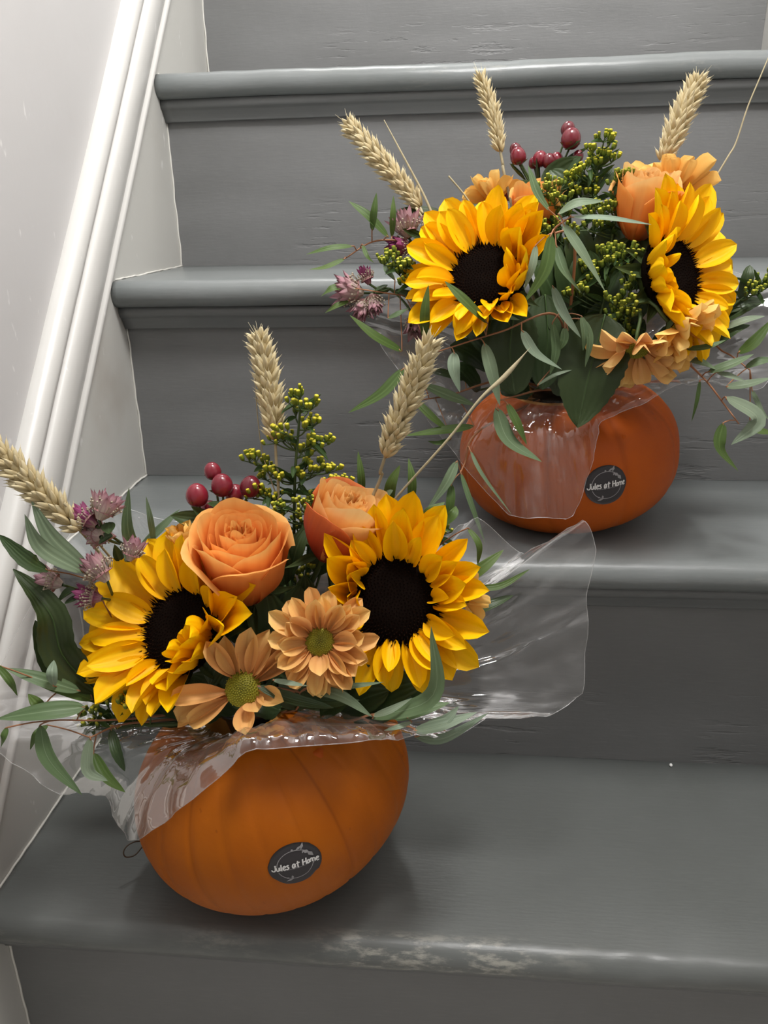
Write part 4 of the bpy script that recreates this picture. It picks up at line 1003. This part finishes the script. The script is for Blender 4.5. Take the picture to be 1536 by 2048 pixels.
E_(2, [(1150, 500), (1108, 464), (1140, 434)], (.165, .150), [((1098, 420), (1074, 384), (1056, 330), 22, .150, .150, 'e'), ((1116, 428), (1154, 406), (1207, 402), 22, .150, .150, 'e'), ((1142, 434), (1215, 436), (1303, 449), 14, .148, .146, 'p'), ((1125, 446), (1168, 511), (1212, 586), 24, .148, .144, 'e'), ((1103, 468), (1090, 540), (1048, 606), 25, .148, .144, 'g'), ((1072, 490), (1064, 535), (1048, 580), 15, .150, .148, 'p'), ((1112, 490), (1128, 540), (1164, 588), 21, .150, .146, 'e')],
   'eucalyptus tip with a fan of grey leaves hanging at the front of the upper bouquet', rad=.0009)
E_(2, [(1140, 700), (1130, 640), (1110, 590)], (.175, .158), [((1105, 572), (1126, 624), (1162, 676), 21, .154, .150, 'p'), ((1130, 655), (1128, 680), (1120, 700), 16, .156, .152, 'e'), ((1163, 632), (1170, 668), (1166, 702), 15, .156, .152, 'e'), ((1075, 770), (1110, 750), (1146, 739), 9, .158, .155, 'p'), ((1105, 645), (1112, 700), (1100, 750), 18, .158, .154, 'e'), ((1170, 640), (1180, 680), (1170, 735), 14, .156, .152, 'e')],
   'eucalyptus tip with short grey leaves over the big broad leaf')
E_(2, [(1080, 780), (1040, 790), (1000, 800)], (.19, .165), [((992, 815), (1018, 880), (1084, 924), 32, .150, .146, 'e'), ((1014, 806), (1036, 850), (1054, 890), 18, .152, .148, 'g')], 'eucalyptus tip under the folded film on the upper pumpkin')
E_(2, [(1250, 730), (1350, 718), (1404, 753), (1451, 812), (1478, 848)], (.20, .155), [((1377, 720), (1402, 724), (1436, 740), 20, .17, .165, 'e'), ((1416, 744), (1462, 728), (1508, 708), 20, .165, .168, 'e'), ((1372, 698), (1412, 694), (1452, 680), 15, .16, .158, 'e'), ((1452, 794), (1516, 838), (1462, 890), 34, .156, .152, 'p'), ((1446, 846), (1440, 896), (1477, 943), 24, .154, .15, 'g'), ((1400, 760), (1394, 800), (1383, 844), 8, .16, .156, 'g'), ((1433, 745), (1462, 752), (1494, 764), 14, .165, .165, 'p')],
   'eucalyptus branch arching right beside the upper pumpkin with a pale crescent leaf')
E_(2, [(1380, 690), (1450, 705), (1500, 740)], (.215, .19), [((1476, 706), (1508, 684), (1545, 638), 24, .185, .185, 'g'), ((1504, 780), (1520, 815), (1545, 850), 12, .185, .18, 'e'), ((1500, 856), (1522, 862), (1550, 866), 18, .18, .178, 'g'), ((1452, 774), (1495, 768), (1545, 755), 20, .18, .18, 'e'), ((1440, 660), (1490, 640), (1530, 632), 16, .2, .2, 'p'), ((1432, 690), (1470, 660), (1500, 650), 20, .2, .2, 'd'), ((1490, 735), (1520, 722), (1550, 718), 18, .185, .185, 'e')],
   'eucalyptus branch running off the right edge of the picture')
E_(2, [(960, 860), (930, 925), (921, 945)], (.165, .150), [((914, 922), (892, 968), (850, 1026), 20, .145, .138, 'e'), ((903, 968), (900, 1010), (888, 1068), 17, .142, .136, 'g'), ((921, 944), (943, 1010), (971, 1088), 11, .145, .138, 'e'), ((940, 900), (965, 950), (1024, 1030), 8, .15, .142, 'e')], 'eucalyptus twig dangling over the front edge of the middle step')

def broad(b, pts, y, wd, label, mat, seed, serr=.05, fold=.3, tipw=.6, basew=.5, twist=.2, wave=.03):
    P = [at(px, py, yy) for (px, py), yy in zip(pts, y)]
    t = thing('broad_leaf', P[0], label, 'leaf')
    w_ = wd/FPX*(P[1]-CAM).dot(FW)
    part('blade', leaf_mesh('blade', P, w_, mat, twist, None, fold, 24, serr, seed, tipw, basew, wave), t)
    c = curve(P, 16); mb = MB(); mb.tube([p+(-FW)*.0003 for p in c[:-2]], lambda u: .0006*(1-u*.8), 4); part('midrib', mb.mesh('midrib', M_GLEAF), t)
    mb = MB(); r = stem_root(b); mb.tube(curve([r, r.lerp(P[0], .5)+V((0, 0, .004)), P[0]], 8), .0010, 5); part('stalk', mb.mesh('stalk', M_STEM), t)
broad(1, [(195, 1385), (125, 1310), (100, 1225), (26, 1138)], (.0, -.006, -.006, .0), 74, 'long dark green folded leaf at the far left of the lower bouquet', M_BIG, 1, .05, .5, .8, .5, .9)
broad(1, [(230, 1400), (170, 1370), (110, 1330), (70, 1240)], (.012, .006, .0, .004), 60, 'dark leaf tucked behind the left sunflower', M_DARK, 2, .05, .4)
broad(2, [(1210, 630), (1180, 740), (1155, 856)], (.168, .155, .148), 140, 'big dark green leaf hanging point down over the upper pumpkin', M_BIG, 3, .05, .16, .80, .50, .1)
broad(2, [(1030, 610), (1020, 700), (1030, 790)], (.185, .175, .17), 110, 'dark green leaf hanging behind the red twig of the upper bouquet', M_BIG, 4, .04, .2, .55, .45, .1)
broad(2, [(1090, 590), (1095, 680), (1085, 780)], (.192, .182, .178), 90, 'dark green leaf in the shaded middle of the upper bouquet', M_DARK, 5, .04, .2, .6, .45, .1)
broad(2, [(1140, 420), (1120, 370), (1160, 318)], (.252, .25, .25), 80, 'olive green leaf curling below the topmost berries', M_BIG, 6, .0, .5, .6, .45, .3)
broad(2, [(905, 470), (860, 430), (790, 425)], (.235, .23, .225), 44, 'dark leaf behind the left sunflower beside the leaning wheat', M_BIG, 7, .04, .3)
def foliage(b, y, leaves, label, seed, mat=M_DARK):
    """dark leafy stem filling the middle of a bouquet"""
    r2 = random.Random(seed); c = at(leaves[0][0], leaves[0][1], y)
    t = thing('leafy_stem', c, label, 'foliage', 'dark leafy stems in the two bouquets'); st = MB(); rt = stem_root(b)
    for (x0, y0, x1, y1, wp, dy) in leaves:
        a = at(x0, y0, y+dy); e = at(x1, y1, y+dy+r2.uniform(-.008, .008)); m = a.lerp(e, .5)+V((0, -.004, .004))
        part('leaf', leaf_mesh('leaf', [a, m, e], wp/FPX*.62, mat, r2.uniform(-.7, .7), None, .3, 12, .05, r2.uniform(0, 9), .7, .5), t)
        st.tube(curve([rt, rt.lerp(a, .6)+V((0, .004, .004)), a], 8), .0009, 5)
    part('stem', st.mesh('stem', M_STEM), t)
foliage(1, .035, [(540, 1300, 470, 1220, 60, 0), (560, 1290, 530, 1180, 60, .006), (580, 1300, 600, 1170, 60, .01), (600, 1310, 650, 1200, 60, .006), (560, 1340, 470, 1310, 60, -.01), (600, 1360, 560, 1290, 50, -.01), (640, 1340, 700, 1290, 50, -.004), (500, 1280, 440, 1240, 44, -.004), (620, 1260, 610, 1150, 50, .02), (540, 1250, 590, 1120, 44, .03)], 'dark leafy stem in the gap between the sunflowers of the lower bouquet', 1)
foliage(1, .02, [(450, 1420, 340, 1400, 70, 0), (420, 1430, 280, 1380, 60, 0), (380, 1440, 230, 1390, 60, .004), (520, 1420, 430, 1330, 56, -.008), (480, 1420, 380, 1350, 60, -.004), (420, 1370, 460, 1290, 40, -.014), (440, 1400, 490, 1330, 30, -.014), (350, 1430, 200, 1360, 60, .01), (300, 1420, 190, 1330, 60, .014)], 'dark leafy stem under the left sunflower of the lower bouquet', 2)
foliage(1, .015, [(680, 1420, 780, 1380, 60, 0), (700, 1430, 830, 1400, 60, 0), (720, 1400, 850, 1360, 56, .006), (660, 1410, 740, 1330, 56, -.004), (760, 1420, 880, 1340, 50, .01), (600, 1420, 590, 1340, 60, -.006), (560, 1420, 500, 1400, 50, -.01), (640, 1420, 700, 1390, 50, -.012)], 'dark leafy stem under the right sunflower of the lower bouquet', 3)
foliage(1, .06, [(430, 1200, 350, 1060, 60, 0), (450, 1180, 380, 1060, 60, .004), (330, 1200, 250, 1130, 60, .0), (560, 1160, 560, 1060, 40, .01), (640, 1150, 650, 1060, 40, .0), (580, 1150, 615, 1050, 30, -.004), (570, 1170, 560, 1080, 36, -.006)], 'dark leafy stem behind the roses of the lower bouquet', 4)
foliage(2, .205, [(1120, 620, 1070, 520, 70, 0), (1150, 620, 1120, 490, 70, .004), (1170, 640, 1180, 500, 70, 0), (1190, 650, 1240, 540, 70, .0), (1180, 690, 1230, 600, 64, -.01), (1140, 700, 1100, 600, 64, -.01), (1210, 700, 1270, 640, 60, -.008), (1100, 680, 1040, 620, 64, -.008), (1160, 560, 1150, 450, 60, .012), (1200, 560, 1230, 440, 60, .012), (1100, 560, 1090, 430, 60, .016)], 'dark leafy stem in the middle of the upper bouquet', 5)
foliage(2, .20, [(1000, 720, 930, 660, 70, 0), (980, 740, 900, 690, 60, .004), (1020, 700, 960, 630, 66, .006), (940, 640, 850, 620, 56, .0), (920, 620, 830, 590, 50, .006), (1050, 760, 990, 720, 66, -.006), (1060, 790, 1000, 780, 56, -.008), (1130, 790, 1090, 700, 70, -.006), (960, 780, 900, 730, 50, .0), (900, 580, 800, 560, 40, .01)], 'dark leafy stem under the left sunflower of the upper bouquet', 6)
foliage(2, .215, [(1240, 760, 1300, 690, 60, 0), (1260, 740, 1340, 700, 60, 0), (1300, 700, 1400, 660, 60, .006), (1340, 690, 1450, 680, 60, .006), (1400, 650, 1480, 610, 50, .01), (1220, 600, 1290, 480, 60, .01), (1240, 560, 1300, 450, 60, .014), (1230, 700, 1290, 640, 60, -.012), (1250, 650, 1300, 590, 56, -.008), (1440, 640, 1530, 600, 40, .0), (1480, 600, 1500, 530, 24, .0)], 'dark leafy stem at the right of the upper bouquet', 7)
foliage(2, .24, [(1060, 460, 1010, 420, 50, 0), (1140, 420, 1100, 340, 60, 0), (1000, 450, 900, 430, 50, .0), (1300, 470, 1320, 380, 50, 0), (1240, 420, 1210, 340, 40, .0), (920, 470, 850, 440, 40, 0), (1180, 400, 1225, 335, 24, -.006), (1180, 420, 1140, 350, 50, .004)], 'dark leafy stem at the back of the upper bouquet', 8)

# ------------------------------------------------------------------ dry grass straws and a tendril
def straw(b, pts, y, rad, label, name='grass_straw', head=None):
    P = [at(px, py, y[0]+(y[-1]-y[0])*i/(len(pts)-1)) for i, (px, py) in enumerate(pts)]
    c = curve(P, 30); mb = MB(); mb.tube(c, rad, 6)
    t = thing(name, P[0], label, 'grass')
    part('blade', mb.mesh('blade', M_STRAW), t)
straw(1, [(690, 1130), (780, 1010), (895, 880), (960, 798), (1010, 752), (1062, 693)], (.07, .10), lambda u: .0008+.0008*math.exp(-((u-.80)/.13)**2)-.0009*max(0, u-.85)/.15, 'long dry grass straw slanting up right in front of the upper pumpkin')
straw(2, [(880, 470), (850, 395), (800, 300), (768, 240)], (.22, .24), lambda u: .0012-.0009*u, 'dry grass blade beside the left-leaning wheat ear')
straw(2, [(950, 420), (925, 385), (897, 352)], (.24, .24), lambda u: .0007, 'short cut straw left of the peeping golden daisy')
straw(2, [(1390, 440), (1420, 375), (1455, 315), (1472, 285), (1495, 215), (1520, 155), (1540, 108)], (.235, .25), lambda u: .0007-.0003*u, 'thin bent grass stalk rising at the right of the upper bouquet')
straw(1, [(560, 1010), (525, 905), (511, 780), (512, 720)], (.072, .08), lambda u: .0005-.0003*u, 'hair-thin straw beside the upright wheat ear')
straw(1, [(250, 1150), (200, 1090), (165, 1050), (128, 1008)], (.058, .010), lambda u: .0009-.0005*u, 'pale straw beside the far left wheat ear')
P = [P1.push(at(px, py, yy), 1.03) for px, py, yy in ((286, 1692, .03), (270, 1710, .024), (252, 1714, .02), (247, 1704, .02), (254, 1692, .022), (268, 1684, .026), (282, 1682, .03))]
t = thing('tendril', P[0], 'thin dark looped tendril at the left side of the lower pumpkin', 'tendril')
mb = MB(); mb.tube(curve(P, 30), .0005, 5); part('loop', mb.mesh('loop', M_WIRE), t)
p = at(1340, 1533, G-.004); t = thing('plaster_crumb', V((p.x, G-.006, RS)), 'tiny white plaster crumb at the back of the lower step', 'crumb')
mb = MB(); mb.grid(6, 8, lambda u, v: V((p.x, G-.006, RS+.0012))+V((.0014*math.sin(pi*u)*math.cos(2*pi*v), .0018*math.sin(pi*u)*math.sin(2*pi*v), -.0012*math.cos(pi*u)*(1+.2*math.sin(9*v)))), True)
part('grain', mb.mesh('grain', M_SPECK), t)

# ------------------------------------------------------------------ cellophane wraps
def film(b, pk, edge, crest, label, seed, pleat=.0045, nU=26, per=7):
    """one clear sheet from the pot out over the rim: edge and crest are closed lists of (px, py, depth)"""
    E = [at(*e) for e in edge]; K = [at(*c) for c in crest]; n = len(E); c, a = POT[b]
    def loop(P, s):
        i = int(math.floor(s)); t = s-i; p0, p1, p2, p3 = [P[(i+k) % n] for k in (-1, 0, 1, 2)]
        sm = t
        cr = .5*(2*p1+(p2-p0)*t+(2*p0-5*p1+4*p2-p3)*t*t+(3*p1-p0-3*p2+p3)*t**3)
        return cr.lerp(p1.lerp(p2, sm), .45)
    N = n*per; mb = MB(); b0 = 0
    X = a.orthogonal().normalized(); Y = a.cross(X)
    grid = []
    for j in range(N):
        s = j/per; e = loop(E, s); k = loop(K, s)
        out = (k-c); out -= a*out.dot(a); w0 = c+out.normalized()*.0375+a*.002
        row = []
        for i in range(nU+1):
            u = i/nU
            p = w0*(1-u)**2+k*(2*u*(1-u))+e*u*u
            row.append(p)
        grid.append(row)
    out_ = MB()
    for i in range(nU+1):
        for j in range(N):
            u = i/nU; p = grid[j][i]
            tu = grid[j][min(nU, i+1)]-grid[j][max(0, i-1)]; tv = grid[(j+1) % N][i]-grid[j-1][i]
            nn = tu.cross(tv); nn = nn.normalized() if nn.length > 1e-9 else a
            s = j/per
            d = pleat*(.35+.65*u)*(noise.noise(V((s*1.9, u*.8, seed)))+.5*noise.noise(V((s*4.6, u*1.2, seed+4))))
            d += .0024*(.5-abs(noise.noise(p*30+V((seed, 0, 0))))*2)*min(1, u*2)+.0008*noise.noise(p*60)+.0004*noise.noise(p*150)
            p = p+nn*d
            p = pk.push(p, 1.028)
            if p.x < .004: p.x = .004+.3*abs(noise.noise(p*30))*.004
            out_.vert(p, (s/n*1.0, u))
    for i in range(nU):
        for j in range(N):
            A = i*N+j; B = i*N+(j+1) % N
            out_.face(A, B, B+N, A+N)
    t = thing('cellophane_wrap', c, label, 'cellophane')
    fm = part('film', out_.mesh('film', M_FILM), t)
    hm = MB(); ring = [out_.v[nU*N+j] for j in range(N)]+[out_.v[nU*N]]; hm.tube(ring, .00028, 4, cap=False)
    part('edge', hm.mesh('edge', M_HEM), fm, None, 'bright cut edge of the film')
film(1, P1,
     [(640, 1490, -.046), (720, 1484, -.042), (815, 1474, -.02), (905, 1476, .0), (975, 1440, .02), (1090, 1436, .045), (1160, 1385, .065), (1176, 1250, .08), (1172, 1190, .09), (1192, 1100, .10), (1165, 1040, .11), (1050, 1110, .115), (955, 1035, .12),
      (870, 1080, .12), (700, 1010, .125), (560, 1010, .125), (400, 1044, .12), (330, 1040, .115), (190, 1004, .10), (128, 1086, .08), (40, 1250, .05), (-20, 1390, .015), (-10, 1500, -.02), (125, 1582, -.03), (212, 1592, -.022), (245, 1672, -.018), (285, 1676, -.03), (385, 1598, -.055), (492, 1504, -.058), (560, 1496, -.052)],
     [(640, 1418, -.036), (700, 1424, -.034), (760, 1436, -.02), (800, 1450, -.01), (850, 1450, .0), (920, 1440, .02), (940, 1420, .04), (930, 1370, .06), (920, 1340, .07), (900, 1300, .08), (880, 1250, .09), (850, 1220, .095), (800, 1200, .10),
      (760, 1220, .10), (680, 1220, .105), (580, 1220, .105), (480, 1220, .105), (420, 1220, .10), (340, 1230, .09), (300, 1280, .07), (260, 1340, .05), (220, 1400, .02), (200, 1430, -.01), (230, 1470, -.025), (260, 1490, -.03), (290, 1480, -.034), (330, 1470, -.038), (400, 1450, -.042), (480, 1428, -.044), (560, 1420, -.040)],
     'crumpled clear cellophane wrap around the lower bouquet', 3)
film(2, P2,
     [(1195, 852, .152), (1185, 930, .148), (1147, 1032, .146), (1085, 1034, .144), (1018, 1030, .146), (930, 935, .158), (905, 900, .160), (855, 840, .165), (795, 735, .175), (728, 640, .190), (770, 600, .22), (890, 560, .26), (1000, 520, .28), (1150, 500, .285), (1300, 500, .285), (1450, 540, .28), (1560, 580, .26), (1575, 690, .225), (1530, 770, .20), (1440, 772, .185), (1350, 772, .172), (1280, 810, .158)],
     [(1200, 800, .150), (1170, 790, .148), (1120, 790, .148), (1060, 785, .150), (1000, 780, .155), (960, 775, .165), (940, 760, .175), (930, 745, .185), (930, 720, .195), (940, 700, .21), (980, 690, .23), (1020, 680, .25), (1060, 670, .265), (1150, 660, .27), (1240, 670, .265), (1300, 680, .255), (1340, 690, .24), (1350, 720, .215), (1345, 740, .195), (1330, 750, .18), (1300, 755, .168), (1250, 780, .155)],
     'crumpled clear cellophane wrap around the upper bouquet with a flap on its pumpkin', 8)
